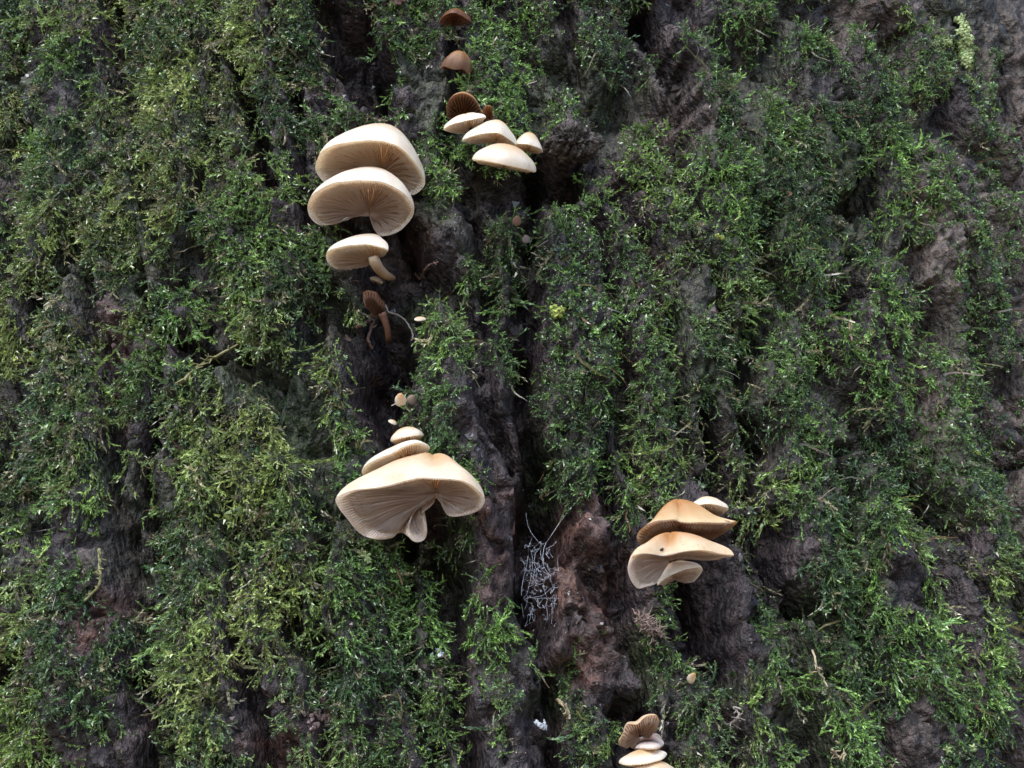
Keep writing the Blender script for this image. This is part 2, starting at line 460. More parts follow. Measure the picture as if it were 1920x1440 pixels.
RUST = [(1090, 1060, 90, 130, 0, 0.75), (930, 1040, 50, 120, -10, 0.7), (1090, 1240, 60, 60, 0, 0.8), (215, 1190, 40, 70, -20, 0.9), (520, 1420, 70, 30, -5, 1.0), (230, 640, 34, 80, 0, 0.5), (1115, 930, 50, 40, 0, 0.8),
        (960, 970, 60, 60, 0, 0.6), (600, 190, 40, 20, 0, 0.5), (1600, 390, 36, 20, 0, 0.7), (1740, 760, 60, 60, 0, 0.35), (560, 1400, 60, 30, 0, 0.6), (1360, 215, 40, 30, 0, 0.4)]
DRY = [(1880, 250, 70, 420, 0, 0.6), (1720, 260, 50, 400, 0, 0.35), (1780, 800, 90, 140, 0, 0.75), (1740, 520, 60, 160, 0, 0.7), (1640, 60, 70, 90, 0, 0.6), (1912, 800, 24, 700, 0, 0.6), (1350, 200, 110, 110, 0, 0.3), (1070, 262, 50, 40, 0, 0.35),
       (70, 360, 50, 50, 0, 0.4), (1680, 1360, 50, 90, 0, 0.3), (90, 340, 60, 40, 0, 0.3), (240, 780, 60, 60, 0, 0.2)]

def blob(u, v, L):
    r = np.zeros_like(u)
    for cx, cy, rx, ry, ang, st in L:
        a = math.radians(ang)
        dx, dy = u - cx, v - cy
        x = (dx * math.cos(a) - dy * math.sin(a)) / rx
        y = (dx * math.sin(a) + dy * math.cos(a)) / ry
        r = np.maximum(r, st * (1 - sstep(0.55, 1.25, np.hypot(x, y))))
    return r

def fissure_field(u, v):
    """(depth mm, narrowness) of the traced fissures at photo pixels u, v"""
    dep = np.zeros_like(u)
    for poly in FISS:
        xs = [p[0] for p in poly]; ys = [p[1] for p in poly]
        mk = (u > min(xs) - 90) & (u < max(xs) + 90) & (v > min(ys) - 90) & (v < max(ys) + 90)
        if not mk.any(): continue
        uu, vv = u[mk], v[mk]
        best = np.zeros_like(uu)
        for (x0, y0, w0, d0), (x1, y1, w1, d1) in zip(poly[:-1], poly[1:]):
            ex, ey = x1 - x0, y1 - y0
            t = np.clip(((uu - x0) * ex + (vv - y0) * ey) / (ex * ex + ey * ey), 0, 1)
            d = np.hypot(uu - x0 - t * ex, vv - y0 - t * ey)
            wd = 1.2 * (w0 + t * (w1 - w0))
            dp = (d0 + t * (d1 - d0)) * (1 - sstep(0.35, 1.5, d / wd))
            best = np.maximum(best, dp)
        dep[mk] = np.maximum(dep[mk], best)
    return dep

def relief(s, z):
    """bark height in metres above the base cylinder, and its masks"""
    P = pos_of(s, z, 0.0)
    u, v, zz = to_px(P)
    a = s / R0
    facing = (zz > 0.2) & (np.abs(a) < 1.35)
    u = np.where(facing, u, -9000.0); v = np.where(facing, v, -9000.0)
    wob = 22
    uw = u + wob * fbm(s * 30, z * 30, 1, 3); vw = v + wob * fbm(s * 30, z * 30, 8, 3)
    g = s - 0.16 * (1.3 - z)
    gx = g + 0.010 * fbm(s * 14, z * 9, 21, 3); gz = z + 0.02 * fbm(s * 9, z * 6, 31, 3)
    f1, f2, cid = worley(gx / 0.040, gz / 0.26, 1)
    e1 = f2 - f1
    p1, p2, cid2 = worley(gx / 0.017 + 0.3 * fbm(s * 60, z * 40, 2, 2), gz / 0.034, 2)
    e2 = p2 - p1
    h = 0.022 * sstep(0.01, 0.24, e1) - 0.015
    h += 0.0050 * (sstep(0.0, 0.16, e2) - 0.6) + 0.002 * (cid2 / 255 - 0.5)
    h += 0.010 * fbm(g * 26, z * 5, 41, 3)
    h += 0.0036 * fbm(g * 60, z * 38, 47, 4, 0.65)
    h += 0.0012 * (1 - 2 * np.abs(perlin(g * 170 + fbm(s * 40, z * 30, 6, 2), z * 40, 53)))
    h += 0.0020 * fbm(g * 210, z * 170, 59, 3, 0.8)
    bare0 = blob(uw, vw, BARE)
    h += bare0 * (0.0038 * fbm(g * 115, z * 95, 61, 3, 0.7) + 0.004 * fbm(g * 45, z * 40, 63, 2))
    dep = fissure_field(uw, vw)
    h -= 0.001 * dep * 1.5
    for cx, cy, rx, ry, hh in LUMPS:
        r = np.hypot((uw - cx) / rx, (vw - cy) / ry)
        h += 0.0007 * hh * (1 - sstep(0.3, 1.15, r))
    h += 0.012 * perlin(s * 4, z * 3, 77)
    bare = blob(uw, vw, BARE)
    return h, dict(u=u, v=v, uw=uw, vw=vw, dep=dep, e1=e1, e2=e2, bare=bare, rust=blob(uw, vw, RUST), dry=blob(uw, vw, DRY))

RES = 0.0018
def axis_coords(lo, hi, fine_lo, fine_hi, coarse):
    fine = np.arange(fine_lo, fine_hi, RES)
    a, st = [], RES
    x = fine[0]
    while x > lo:
        st = min(st * 1.35, coarse); x -= st; a.append(max(x, lo))
    b, st = [], RES
    x = fine[-1]
    while x < hi:
        st = min(st * 1.35, coarse); x += st; b.append(min(x, hi))
    return np.concatenate([a[::-1], fine, b]), len(a), len(fine)
S_LO, S_HI, Z_LO, Z_HI = -0.42, 0.62, 1.05, 1.60
SC, s_off, s_n = axis_coords(-math.pi * R0, math.pi * R0 - 0.02, S_LO, S_HI, 0.03)
ZC, z_off, z_n = axis_coords(-0.08, 2.6, Z_LO, Z_HI, 0.04)
SS, ZZ = np.meshgrid(SC, ZC)
HH, MK = relief(SS, ZZ)
flare = 0.12 * np.exp(-np.maximum(ZZ, 0) / 0.25)
PP = pos_of(SS, ZZ, HH + flare)
nz, ns = SS.shape
TRUNK_V = PP.reshape(-1, 3)
i, j = np.meshgrid(np.arange(nz - 1), np.arange(ns), indexing='ij')
j2 = (j + 1) % ns
Q = np.stack([i * ns + j, i * ns + j2, (i + 1) * ns + j2, (i + 1) * ns + j], -1).reshape(-1, 4)
alg = np.clip(0.35 + 0.7 * fbm(SS * 12, ZZ * 10, 91, 4) - 1.2 * MK['bare'], 0, 0.9) * (1 - 0.6 * MK['dry'])
patch = np.clip(fbm(SS * 25, ZZ * 18, 95, 4) * 0.9 - 0.25, 0, 0.5)
tone = np.stack([np.clip(MK['rust'] * (0.75 + 0.8 * fbm(SS * 70, ZZ * 60, 97, 3)) + patch * 0.5, 0, 1), np.clip(MK['dry'] + patch * 0.2, 0, 1), alg], -1).reshape(-1, 3)
top = len(TRUNK_V)
V = np.concatenate([TRUNK_V, [[AX, AY, 2.62]]])
tone = np.concatenate([tone, [[0, 0, 0]]])
jj = np.arange(ns)
cap = np.stack([(nz - 1) * ns + jj, (nz - 1) * ns + (jj + 1) % ns, np.full(ns, top)], -1)
trunk = mesh_np('tree_trunk', V, [Q, cap], M_BARK, attrs={'tone': tone})
tag(trunk, 'thick old tree trunk with dark furrowed bark under green moss', 'tree')

# surface normals on the grid for planting
dS = np.gradient(PP, axis=1); dZ = np.gradient(PP, axis=0)
NN = norm(np.cross(dS, dZ))
NN *= np.sign(np.sum(NN * np.stack([np.sin(SS / R0), -np.cos(SS / R0), 0 * SS], -1), -1, keepdims=True))
def grid_at(s, z, arr):
    fi = np.interp(z, ZC, np.arange(nz)); fj = np.interp(s, SC, np.arange(ns))
    i0 = np.clip(fi.astype(int), 0, nz - 2); j0 = np.clip(fj.astype(int), 0, ns - 2)
    a = fi - i0; b = fj - j0
    if arr.ndim == 3: a = a[..., None]; b = b[..., None]
    return (arr[i0, j0] * (1 - b) + arr[i0, j0 + 1] * b) * (1 - a) + (arr[i0 + 1, j0] * (1 - b) + arr[i0 + 1, j0 + 1] * b) * a
def bark_point(u, v, lift=0.0):
    """real bark surface under a photo pixel"""
    u = np.asarray(u, float); v = np.asarray(v, float)
    h = np.zeros_like(u)
    for _ in range(6):
        P = on_trunk(u, v, 0.0) if np.all(h == 0) else np.stack([on_trunk(a, b, c) for a, b, c in zip(u.ravel(), v.ravel(), h.ravel())]).reshape(u.shape + (3,))
        s, z = sz_of(P)
        h = 0.5 * h + 0.5 * grid_at(s, z, HH)
    s, z = sz_of(P)
    return pos_of(s, z, grid_at(s, z, HH) + lift), grid_at(s, z, NN)

# ------------------------------------------------------------------ mushrooms
FUNGUS_POLYS = []            # footprints, so the moss stays off the caps
def c1(X, Y): return (540 + X / 4.0, 200 + Y / 4.0)
def c2(X, Y): return (800 + X / 4.0, Y / 4.0)
def c3(X, Y): return (600 + X / 5.144, 760 + Y / 5.144)
def c4(X, Y): return (1140 + X / 6.26, 900 + Y / 6.26)
def c5(X, Y): return (640 + X / 4.8, 520 + Y / 4.8)
def c6(X, Y): return (1100 + X / 4.8, 1140 + Y / 4.8)

def plane_axes(phi, roll):
    """cap plane seen at an opening angle phi below its rim, rolled by roll: right, front, up axes"""
    p, r = math.radians(phi), math.radians(roll)
    X = RGT * math.cos(r) - UPV * math.sin(r)
    U = UPV * math.cos(r) + RGT * math.sin(r)
    Fr = -FWD * math.cos(p) + U * math.sin(p)
    A = U * math.cos(p) + FWD * math.sin(p)
    return X, Fr, A

def shell(name, rim, hub, A, H, cap_mat, gill_mat, root, gill=0.0012, ngill=60, peak=0.22, fold=0.0, ripple=0.0, tops=16, power=0.55, seed=0, hollow=0.28, bend=None):
    """cap > gills: rim (n,3) closed loop, hub, up axis A, dome height H"""
    n = len(rim)
    cen = rim.mean(0)
    apex = hub * (1 - peak) + cen * peak
    k = np.arange(n)
    th = 2 * np.pi * k / n
    bd = np.zeros_like(rim) if bend is None else bend
    K = np.exp(-0.5 * (np.minimum(k, n - k) / (n * 0.06)) ** 2); K /= K.sum()
    rim_s = np.real(np.fft.ifft(np.fft.fft(rim, axis=0) * np.fft.fft(K)[:, None], axis=0))
    rl = np.linalg.norm(rim - hub, axis=1)
    wk = sstep(0.0, 1.0, rl / (0.75 * np.median(rl)))
    fs = np.linspace(0, 1, tops) ** 1.7
    rw = np.linalg.norm(rim - hub, axis=1).mean()
    nick = 0.016 * fbm(5 + 2 * np.cos(th), 5 + 2 * np.sin(th) + seed, 300, 2, 0.5)
    rim = hub + (rim - hub) * (1 + nick)[:, None] + A * (rw * 0.35 * nick)[:, None]
    rows = []
    for f in fs:
        prof = wk * (1 - (1 - f) ** 2) ** power + (1 - wk) * f ** 1.6
        sm = sstep(0.0, 0.32, f)
        p = (rim * (1 - sm) + rim_s * sm) * (1 - f) + apex * f + A * (H * prof)[:, None] + bd * (4 * f * (1 - f))
        if ripple:
            p = p + A * (ripple * (1 - f) ** 2 * np.sin(5 * th + seed) * (0.6 + 0.4 * np.sin(2 * th + 2 * seed)))[:, None]
        rows.append(p)
    V = np.concatenate(rows[:-1] + [rows[-1][:1] * 0 + apex + A * H])
    m = tops - 1
    i, j = np.meshgrid(np.arange(m - 1), np.arange(n), indexing='ij')
    Qt = np.stack([i * n + j, i * n + (j + 1) % n, (i + 1) * n + (j + 1) % n, (i + 1) * n + j], -1).reshape(-1, 4)
    Tt = np.stack([(m - 1) * n + k, (m - 1) * n + (k + 1) % n, np.full(n, m * n)], -1)
    fa = np.concatenate([np.repeat(fs[:-1], n), [1.0]])
    capo = mesh_np('cap', V, [Qt, Tt], cap_mat, attrs={'f': fa})
    child(capo, root)
    # underside: lip, then fins running from the margin to the attachment
    fu = np.concatenate([[0.0, 0.012, 0.03], np.linspace(0.06, 1, 15)])
    fe = lambda f: np.clip(f + (1 - wk) * 0.55 * (f > 0.02), 0, 1)
    q = k % 4
    gi = k // 4
    reach = np.where(gi % 2 == 0, 1.0, np.where(gi % 4 == 1, 0.62, 0.42))
    if gi.max() % 2 == 0: reach[gi == gi.max()] = 0.4
    wob = 0.75 + 0.5 * np.random.default_rng(seed + 3).random(int(gi.max()) + 1)[gi]
    fin = np.array([-1.0, -0.5, 1.0, -0.5])[q] * wob
    edge = np.array([0.0, 0.6, 1.0, 0.6])[q]
    rows = []
    for f in fu:
        base = rim * (1 - f) + hub * f + bd * (4 * f * (1 - f))
        up = hollow * H * (1 - (1 - f) ** 2) ** 0.8 * (1 - f) ** 0.6
        if ripple:
            base = base + A * (ripple * (1 - f) ** 2 * np.sin(5 * th + seed) * (0.6 + 0.4 * np.sin(2 * th + 2 * seed)))[:, None]
        amp = 2.0 * gill * sstep(0.0, 0.25, f) * (1 - 0.75 * sstep(0.75, 1, f)) * (1 - sstep(reach - 0.12, reach + 0.02, f))
        ceil = 0.65 * H * (wk * (1 - (1 - f) ** 2) ** power + (1 - wk) * f ** 1.6)
        rows.append(base + A * (np.minimum(up * wk, ceil) + 0.00025 * min(1, f * 60) - 0.075 * rw * math.sin(math.pi * min(f / 0.11, 1)) - amp * 0.8 * (fin + 1.0) * (0.2 + 0.8 * wk))[:, None])
    Vu = np.concatenate(rows[:-1] + [hub[None] + A * 0.0006])
    m = len(fu) - 1
    i, j = np.meshgrid(np.arange(m - 1), np.arange(n), indexing='ij')
    Qu = np.stack([(i + 1) * n + j, (i + 1) * n + (j + 1) % n, i * n + (j + 1) % n, i * n + j], -1).reshape(-1, 4)
    Tu = np.stack([np.full(n, m * n), (m - 1) * n + (k + 1) % n, (m - 1) * n + k], -1)
    fa = np.concatenate([fe(f) for f in fu[:-1]] + [np.array([1.0])])
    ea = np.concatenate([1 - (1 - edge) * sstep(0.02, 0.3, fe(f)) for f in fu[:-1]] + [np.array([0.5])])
    go = mesh_np('gills', Vu, [Qu, Tu], gill_mat, attrs={'f': fa, 'edge': ea})
    child(go, root)
    return capo, go

def top_px(rim, hub, A, H, peak, power):
    cen = rim.mean(0); apex = hub * (1 - peak) + cen * peak
    best = 1e9
    for f in np.linspace(0, 1, 14):
        p = rim * (1 - f) + apex * f + A * (H * (1 - (1 - f) ** 2) ** power)
        best = min(best, to_px(p)[1].min())
    return best

def solve_H(rim, hub, A, ytop, peak, power, hmax):
    lo, hi = 0.0008, hmax
    for _ in range(24):
        mid = 0.5 * (lo + hi)
        if top_px(rim, hub, A, mid, peak, power) > ytop: lo = mid
        else: hi = mid
    return 0.5 * (lo + hi)

def make_stem(root, pts, rads, mat, name='stem'):
    P = spline(np.concatenate([np.asarray(pts, float), np.asarray(rads, float)[:, None]], 1), 18)
    V, F = tube(P[:, :3], P[:, 3], 12)
    fa = np.concatenate([np.repeat(np.linspace(0.1, 1, 18), 12), [0.1, 1]])
    return child(mesh_np(name, V, F, mat, attrs={'f': fa}), root)

def inward(P):
    d = np.array([AX - P[0], AY - P[1], 0.0])
    return d / np.linalg.norm(d)

def mushroom_traced(label, pts, hub, phi, roll, ytop, out, mats, group, back=0.35, stem=0.05, stem_path=None, cat='mushroom', name='mushroom', dens=0.00138, lifts=None, hmax=0.06, peak=0.22, power=0.55, ripple=0.0, gill=0.0012, hollow=0.28, seed=0, Hfix=None, bends=None):
    X, Fr, A = plane_axes(phi, roll)
    P0, _ = bark_point(np.array([hub[0]]), np.array([hub[1]]))
    base = P0[0]
    hubp = on_trunk(np.array(hub[0]), np.array(hub[1]), out)
    th = (hubp - CAM) @ FWD
    # rim: sight lines cut by the cap's plane; lobes that would run back into the bark hang down instead
    pts = np.asarray(pts, float)
    per = np.linalg.norm(np.diff(np.vstack([pts, pts[:1]]), axis=0), axis=1).sum() * 0.00027
    ng = max(12, int(per / dens) // 4 * 4)
    n = ng * 4
    E = spline(np.concatenate([pts, np.asarray(lifts if lifts is not None else np.zeros(len(pts)))[:, None]], 1), n, True)
    d = ray(E[:, 0], E[:, 1])
    t = ((hubp - CAM) @ A) / (d @ A)
    dt = t - th
    dt = np.where(dt > 0, back * dt, dt)
    dt = np.clip(dt, -0.045, 0.010)
    t = th + dt - E[:, 2] * 0.001
    rim = CAM + t[:, None] * d
    bend = None
    if bends is not None:
        bb = spline(np.concatenate([pts, np.asarray(bends, float)], 1), n, True)[:, 2:]
        bend = 0.00026 * (bb[:, :1] * RGT - bb[:, 1:] * UPV)
    root = empty(name, base)
    tag(root, label, cat, group)
    H = Hfix or solve_H(rim, hubp, A, ytop, peak, power, hmax)
    shell(name, rim, hubp, A, H, mats[0], mats[1], root, gill=gill, peak=peak, power=power, ripple=ripple, seed=seed, hollow=hollow, bend=bend)
    width = (pts[:, 0].max() - pts[:, 0].min()) * 0.00025
    if stem_path is not None:
        L = [on_trunk(np.array(x), np.array(y), o) for x, y, o, r in stem_path]
        make_stem(root, L, [r for *_, r in stem_path], mats[2])
    elif stem:
        r = stem * width
        end = on_trunk(np.array(hub[0]), np.array(hub[1]), -0.025)
        make_stem(root, [hubp + A * min(0.4 * H, 0.003), hubp + (end - hubp) * 0.4 + A * min(0.002, 0.05 * (width if 'width' in dir() else W)), end], [r * 0.5, r * 0.6, r * 0.9], mats[2])
    FUNGUS_POLYS.append(pts)
    return root

KIDNEY = np.array([(.0, -.02), (-.16, -.10), (-.36, -.12), (-.485, -.02), (-.49, .12), (-.42, .32), (-.24, .48), (0, .55), (.24, .48), (.42, .32), (.49, .12), (.485, -.02), (.36, -.12), (.16, -.10)])
def mushroom_fan(label, Lp, Rp, phi, ytop, out, mats, group, depth=0.75, stem=0.12, cat='mushroom', name='mushroom', hmax=0.05, peak=0.3, power=0.55, ripple=0.0, gill=0.001, dens=0.00138, seed=0, Hfix=None, hollow=0.28):
    Lp = np.array(Lp, float); Rp = np.array(Rp, float)
    mid = 0.5 * (Lp + Rp)
    base = bark_point(mid[:1], mid[1:])[0][0]
    hubp = on_trunk(mid[0], mid[1], out)
    t = (hubp - CAM) @ FWD
    a = CAM + t * ray(Lp[0], Lp[1]); b = CAM + t * ray(Rp[0], Rp[1])
    W = np.linalg.norm(b - a)
    roll = math.degrees(math.atan2(Rp[1] - Lp[1], Rp[0] - Lp[0]))
    X, Fr, A = plane_axes(phi, roll)
    per = W * 2.8
    ng = max(10, int(per / dens) // 4 * 4)
    K = KIDNEY * np.array([1.02, depth / 0.57])
    E = spline(K, ng * 4, True)
    rng = np.random.default_rng(seed + 40)
    th = np.linspace(0, 2 * np.pi, len(E), endpoint=False)
    jit = 1 + 0.025 * np.sin(3 * th + rng.random() * 6) + 0.015 * np.sin(7 * th + rng.random() * 6)
    E = E * jit[:, None]
    rim = hubp + W * (E[:, :1] * X + E[:, 1:] * Fr)
    root = empty(name, base)
    tag(root, label, cat, group)
    H = Hfix or solve_H(rim, hubp, A, ytop, peak, power, hmax)
    shell(name, rim, hubp, A, H, mats[0], mats[1], root, gill=gill, peak=peak, power=power, ripple=ripple, seed=seed, hollow=hollow)
    if stem:
        r = stem * W
        end = on_trunk(mid[0], mid[1], -0.025)
        make_stem(root, [hubp + A * min(0.4 * H, 0.003), hubp + (end - hubp) * 0.4 + A * min(0.002, 0.05 * (width if 'width' in dir() else W)), end], [r * 0.5, r * 0.6, r * 0.9], mats[2])
    u, v, _ = to_px(rim)
    FUNGUS_POLYS.append(np.stack([u, v], -1)[::8])
    return root

CREAM = (M_CAP, M_GILL, M_STEM)
PINK = (M_CAP, M_GILLP, M_STEM)
WHITE = (M_CAPW, M_GILL, M_STEM)
TAN = (M_CAPT, M_GILL, M_STEM)
TANO = (M_CAPT, M_GILLO, M_STEM)
BROWN = (M_CAPB, M_GILLB, M_CAPB)
OLD = (M_CAPO, M_GILLO, M_CAPO)
G = 'mushrooms growing out of the trunk'

# left pair and the stemmed one below it
mushroom_traced('large cream mushroom, upper of the left pair, partly covered by the cap beneath', [c1(*p) for p in [(690, 520), (590, 600), (440, 630), (290, 580), (218, 500), (208, 430), (240, 355), (315, 300), (450, 266), (620, 250), (750, 265), (860, 320), (950, 410), (1010, 510), (1026, 570), (1000, 622), (940, 662), (850, 640), (770, 570)]],
    c1(700, 500), 50, 3, c1(0, 118)[1], 0.016, CREAM, G, power=0.62, seed=1, gill=0.0013)
mushroom_traced('large cream mushroom with pinkish gills and a deep notch, below its twin', [c1(*p) for p in [(590, 815), (520, 815), (440, 835), (380, 872), (300, 888), (222, 880), (165, 825), (143, 750), (170, 680), (232, 622), (330, 577), (450, 556), (570, 552), (690, 560), (790, 600), (880, 662), (936, 740), (942, 800), (900, 872), (820, 940), (705, 970), (652, 930), (628, 862), (618, 815)]],
    c1(600, 795), 50, 4, c1(0, 444)[1], 0.022, PINK, G, power=0.62, seed=2, gill=0.0014)
mushroom_traced('small cream mushroom with its curved stem showing, under the two large left caps', [c1(*p) for p in [(640, 1150), (610, 1188), (540, 1200), (400, 1222), (320, 1192), (286, 1132), (300, 1085), (370, 1056), (480, 1036), (580, 1032), (670, 1045), (748, 1074), (735, 1095), (690, 1108), (660, 1125)]],
    c1(645, 1145), 42, 6, c1(0, 950)[1], 0.020, CREAM, G, seed=3, stem_path=[(*c1(640, 1120), 0.022, 0.0026), (*c1(655, 1170), 0.020, 0.0027), (*c1(690, 1225), 0.014, 0.0025), (*c1(740, 1268), 0.008, 0.0021), (*c1(790, 1285), 0.000, 0.0012)])
mushroom_fan('thin pinkish sliver of a cap under the curved stem', c1(612, 1288), c1(712, 1326), -4, c1(0, 1272)[1], 0.004, (M_CAPW, M_GILLP, M_STEM), G, depth=0.5, seed=4, gill=0.0005)
# cluster at bottom left
mushroom_fan('small cream cap, topmost of the stack over the largest mushroom', c3(692, 348), c3(1000, 290), 6, c3(0, 204)[1], 0.012, WHITE, G, depth=0.6, seed=5, gill=0.0008)
mushroom_traced('cream cap with its gilled right edge showing, wedged on top of the largest mushroom', [c3(*p) for p in [(900, 500), (760, 560), (600, 660), (470, 700), (398, 650), (450, 572), (560, 512), (700, 456), (790, 406), (870, 372), (950, 360), (1020, 378), (1062, 412), (1020, 450)]],
    c3(850, 520), 32, -20, c3(0, 326)[1], 0.016, WHITE, G, seed=6, gill=0.0012)
mushroom_traced('largest mushroom, wide tan cap with a ruffled hanging left lobe', [c3(*p) for p in [(1120, 870), (1100, 940), (1050, 1000), (970, 1060), (1010, 1120), (1034, 1200), (1010, 1280), (950, 1310), (895, 1303), (850, 1268), (790, 1234), (745, 1242), (700, 1280), (620, 1296), (520, 1288), (420, 1250), (330, 1170), (230, 1050), (165, 960), (158, 905), (260, 842), (400, 802), (560, 775), (700, 756), (830, 735), (950, 706), (1090, 700), (1250, 706), (1380, 726), (1480, 780), (1560, 860), (1586, 915), (1575, 960), (1538, 1010), (1450, 1050), (1350, 1062), (1255, 1058), (1205, 1005), (1182, 930), (1165, 860)]],
    c3(1110, 850), 52, 3, c3(0, 442)[1], 0.034, (fungus_mat('biscuit_cap', (0.83, 0.72, 0.55), (0.64, 0.41, 0.21), (0.68, 0.48, 0.28)), M_GILLP, M_STEM), G, power=0.62, peak=0.34, seed=7, gill=0.0013, back=0.25, ripple=0.0010, bends=[(0, 0)] * 2 + [(-2, 0)] + [(-4, 0), (-16, -2), (-23, -4), (-24, -4), (-22, -4), (-18, -3), (-13, -2), (-9, 0), (-7, 0), (-5, 0), (-3, 0), (-1, 0)] + [(0, 0)] * 25, lifts=[0] * 7 + [3, 5, 4, -3, -4, 0, 3, 3] + [0] * 25)
# upper cluster
mushroom_traced('brown withered cap curled over at the top of the photo, dark inside', [c2(*p) for p in [(190, 190), (110, 185), (95, 165), (130, 120), (190, 95), (250, 110), (300, 140), (332, 165), (300, 178)]],
    c2(200, 180), 30, 8, c2(0, 56)[1], 0.012, (M_CAPB, M_GILLB, M_CAPB), G, seed=8, gill=0.0008)
mushroom_fan('smooth round orange brown cap, alone between the curled cap and the pale cluster', c2(112, 500), c2(345, 545), -12, c2(0, 378)[1], 0.010, (fungus_mat('fox_cap', (0.24, 0.13, 0.075), (0.36, 0.18, 0.06), (0.17, 0.09, 0.05), sss=0.15), M_GILLB, M_CAPB), G, depth=0.55, ripple=0.0012, seed=9, gill=0.0006)
mushroom_traced('withered brown mushroom with shrivelled gills behind the pale upper cluster', [c2(*p) for p in [(250, 900), (170, 900), (148, 850), (152, 785), (185, 730), (250, 700), (320, 715), (372, 765), (405, 830), (440, 880), (340, 910)]],
    c2(270, 890), 62, 6, c2(0, 686)[1], 0.012, (M_CAPO, fungus_mat('drab_gill', (0.30, 0.20, 0.15), (0.26, 0.14, 0.07), (0.25, 0.16, 0.12), sss=0.1, gap_shade=(0.07, 0.035, 0.015)), M_CAPO), G, seed=10, gill=0.0014, dens=0.0018)
mushroom_traced('orange flap of a shrivelled cap right of the brown gilled one', [c2(*p) for p in [(450, 900), (420, 870), (428, 815), (455, 792), (482, 800), (495, 850), (502, 890)]],
    c2(460, 890), 50, 10, c2(0, 788)[1], 0.016, OLD, G, seed=11, gill=0.0005)
mushroom_traced('pale cream cap at the left end of the upper cluster', [c2(*p) for p in [(330, 950), (290, 985), (220, 998), (150, 985), (128, 968), (180, 935), (260, 914), (340, 896), (442, 878), (420, 905), (370, 930)]],
    c2(320, 945), 33, -14, c2(0, 838)[1], 0.024, WHITE, G, seed=12, gill=0.0010)
mushroom_fan('narrow cream cap with a pointed top, right end of the upper cluster', c2(640, 1106), c2(867, 1142), 10, c2(0, 990)[1], 0.018, CREAM, G, depth=0.55, power=0.85, seed=13, gill=0.0008)
mushroom_traced('cream cap in the middle of the upper cluster, overlapping its neighbours', [c2(*p) for p in [(560, 1075), (450, 1052), (370, 1056), (285, 1064), (266, 1050), (340, 1022), (440, 999), (540, 1000), (610, 1038), (664, 1078), (672, 1092), (620, 1100)]],
    c2(520, 1058), 26, 8, c2(0, 895)[1], 0.026, WHITE, G, seed=14, gill=0.0010)
mushroom_fan('lowest cap of the upper cluster, smooth white top sloping down to the right', c2(350, 1196), c2(808, 1286), -7, c2(0, 1074)[1], 0.028, WHITE, G, depth=0.6, seed=15, gill=0.0009, stem=0.1)
# right cluster
mushroom_traced('small white cap perched at the top of the right cluster', [c4(*p) for p in [(1150, 350), (1080, 330), (968, 322), (1080, 293), (1170, 278), (1260, 290), (1350, 310), (1414, 336), (1375, 378), (1280, 386), (1200, 365)]],
    c4(1150, 345), 28, 4, c4(0, 188)[1], 0.014, WHITE, G, seed=16, gill=0.0010)
mushroom_traced('orange tan wavy cap of the right cluster with dark gills at its left', [c4(*p) for p in [(850, 565), (760, 590), (700, 625), (560, 718), (430, 748), (360, 738), (340, 690), (345, 635), (400, 560), (540, 488), (680, 468), (780, 462), (850, 488), (950, 498), (1080, 494), (1250, 500), (1420, 496), (1500, 484), (1512, 508), (1380, 610), (1280, 645), (1190, 652), (1080, 600), (950, 560)]],
    c4(860, 555), 40, -4, c4(0, 222)[1], 0.022, (fungus_mat('orange_cap', (0.75, 0.56, 0.32), (0.48, 0.23, 0.075), (0.60, 0.37, 0.17)), M_GILLO, M_STEM), G, seed=17, gill=0.0014, lifts=[0, 0, 0, 2, 5, 6, 6, 5, 4, 1, -1, -1, 0, 2, 3, 3, 3, 3, 2, 1, 0, 0, 0, 0], dens=0.0016, hmax=0.06, hollow=0.05, power=1.3)
mushroom_traced('wide tan cap of the right cluster with its left lobe folded down', [c4(*p) for p in [(690, 940), (640, 960), (615, 1050), (602, 1130), (560, 1218), (450, 1255), (348, 1272), (265, 1170), (234, 1060), (250, 960), (300, 890), (400, 862), (520, 868), (640, 880), (760, 862), (860, 840), (980, 825), (1090, 820), (1210, 838), (1340, 868), (1476, 886), (1380, 906), (1250, 935), (1120, 930), (1000, 905), (850, 905)]],
    c4(740, 920), 36, 1, c4(0, 602)[1], 0.030, (M_CAPT, M_GILLP, M_STEM), G, seed=18, gill=0.0007, back=0.2, lifts=[0, 0, 2, 4, 6, 8, 9, 9, 8, 6, 4, 2, 1, 0, 0, 0, 0, 0, 0, 0, 0, 0, 0, 0, 0, 0], hmax=0.05, power=0.62)
mushroom_traced('smaller grey cream lobe tucked under the wide cap of the right cluster', [c4(*p) for p in [(760, 1150), (640, 1200), (577, 1240), (640, 1178), (760, 1108), (880, 1060), (1000, 1030), (1090, 1022), (1114, 1050), (1090, 1100), (1040, 1162), (990, 1200), (880, 1202), (800, 1180)]],
    c4(800, 1150), 40, -20, c4(0, 935)[1], 0.022, (M_CAPW, M_GILLP, M_STEM), G, seed=19, gill=0.0007)
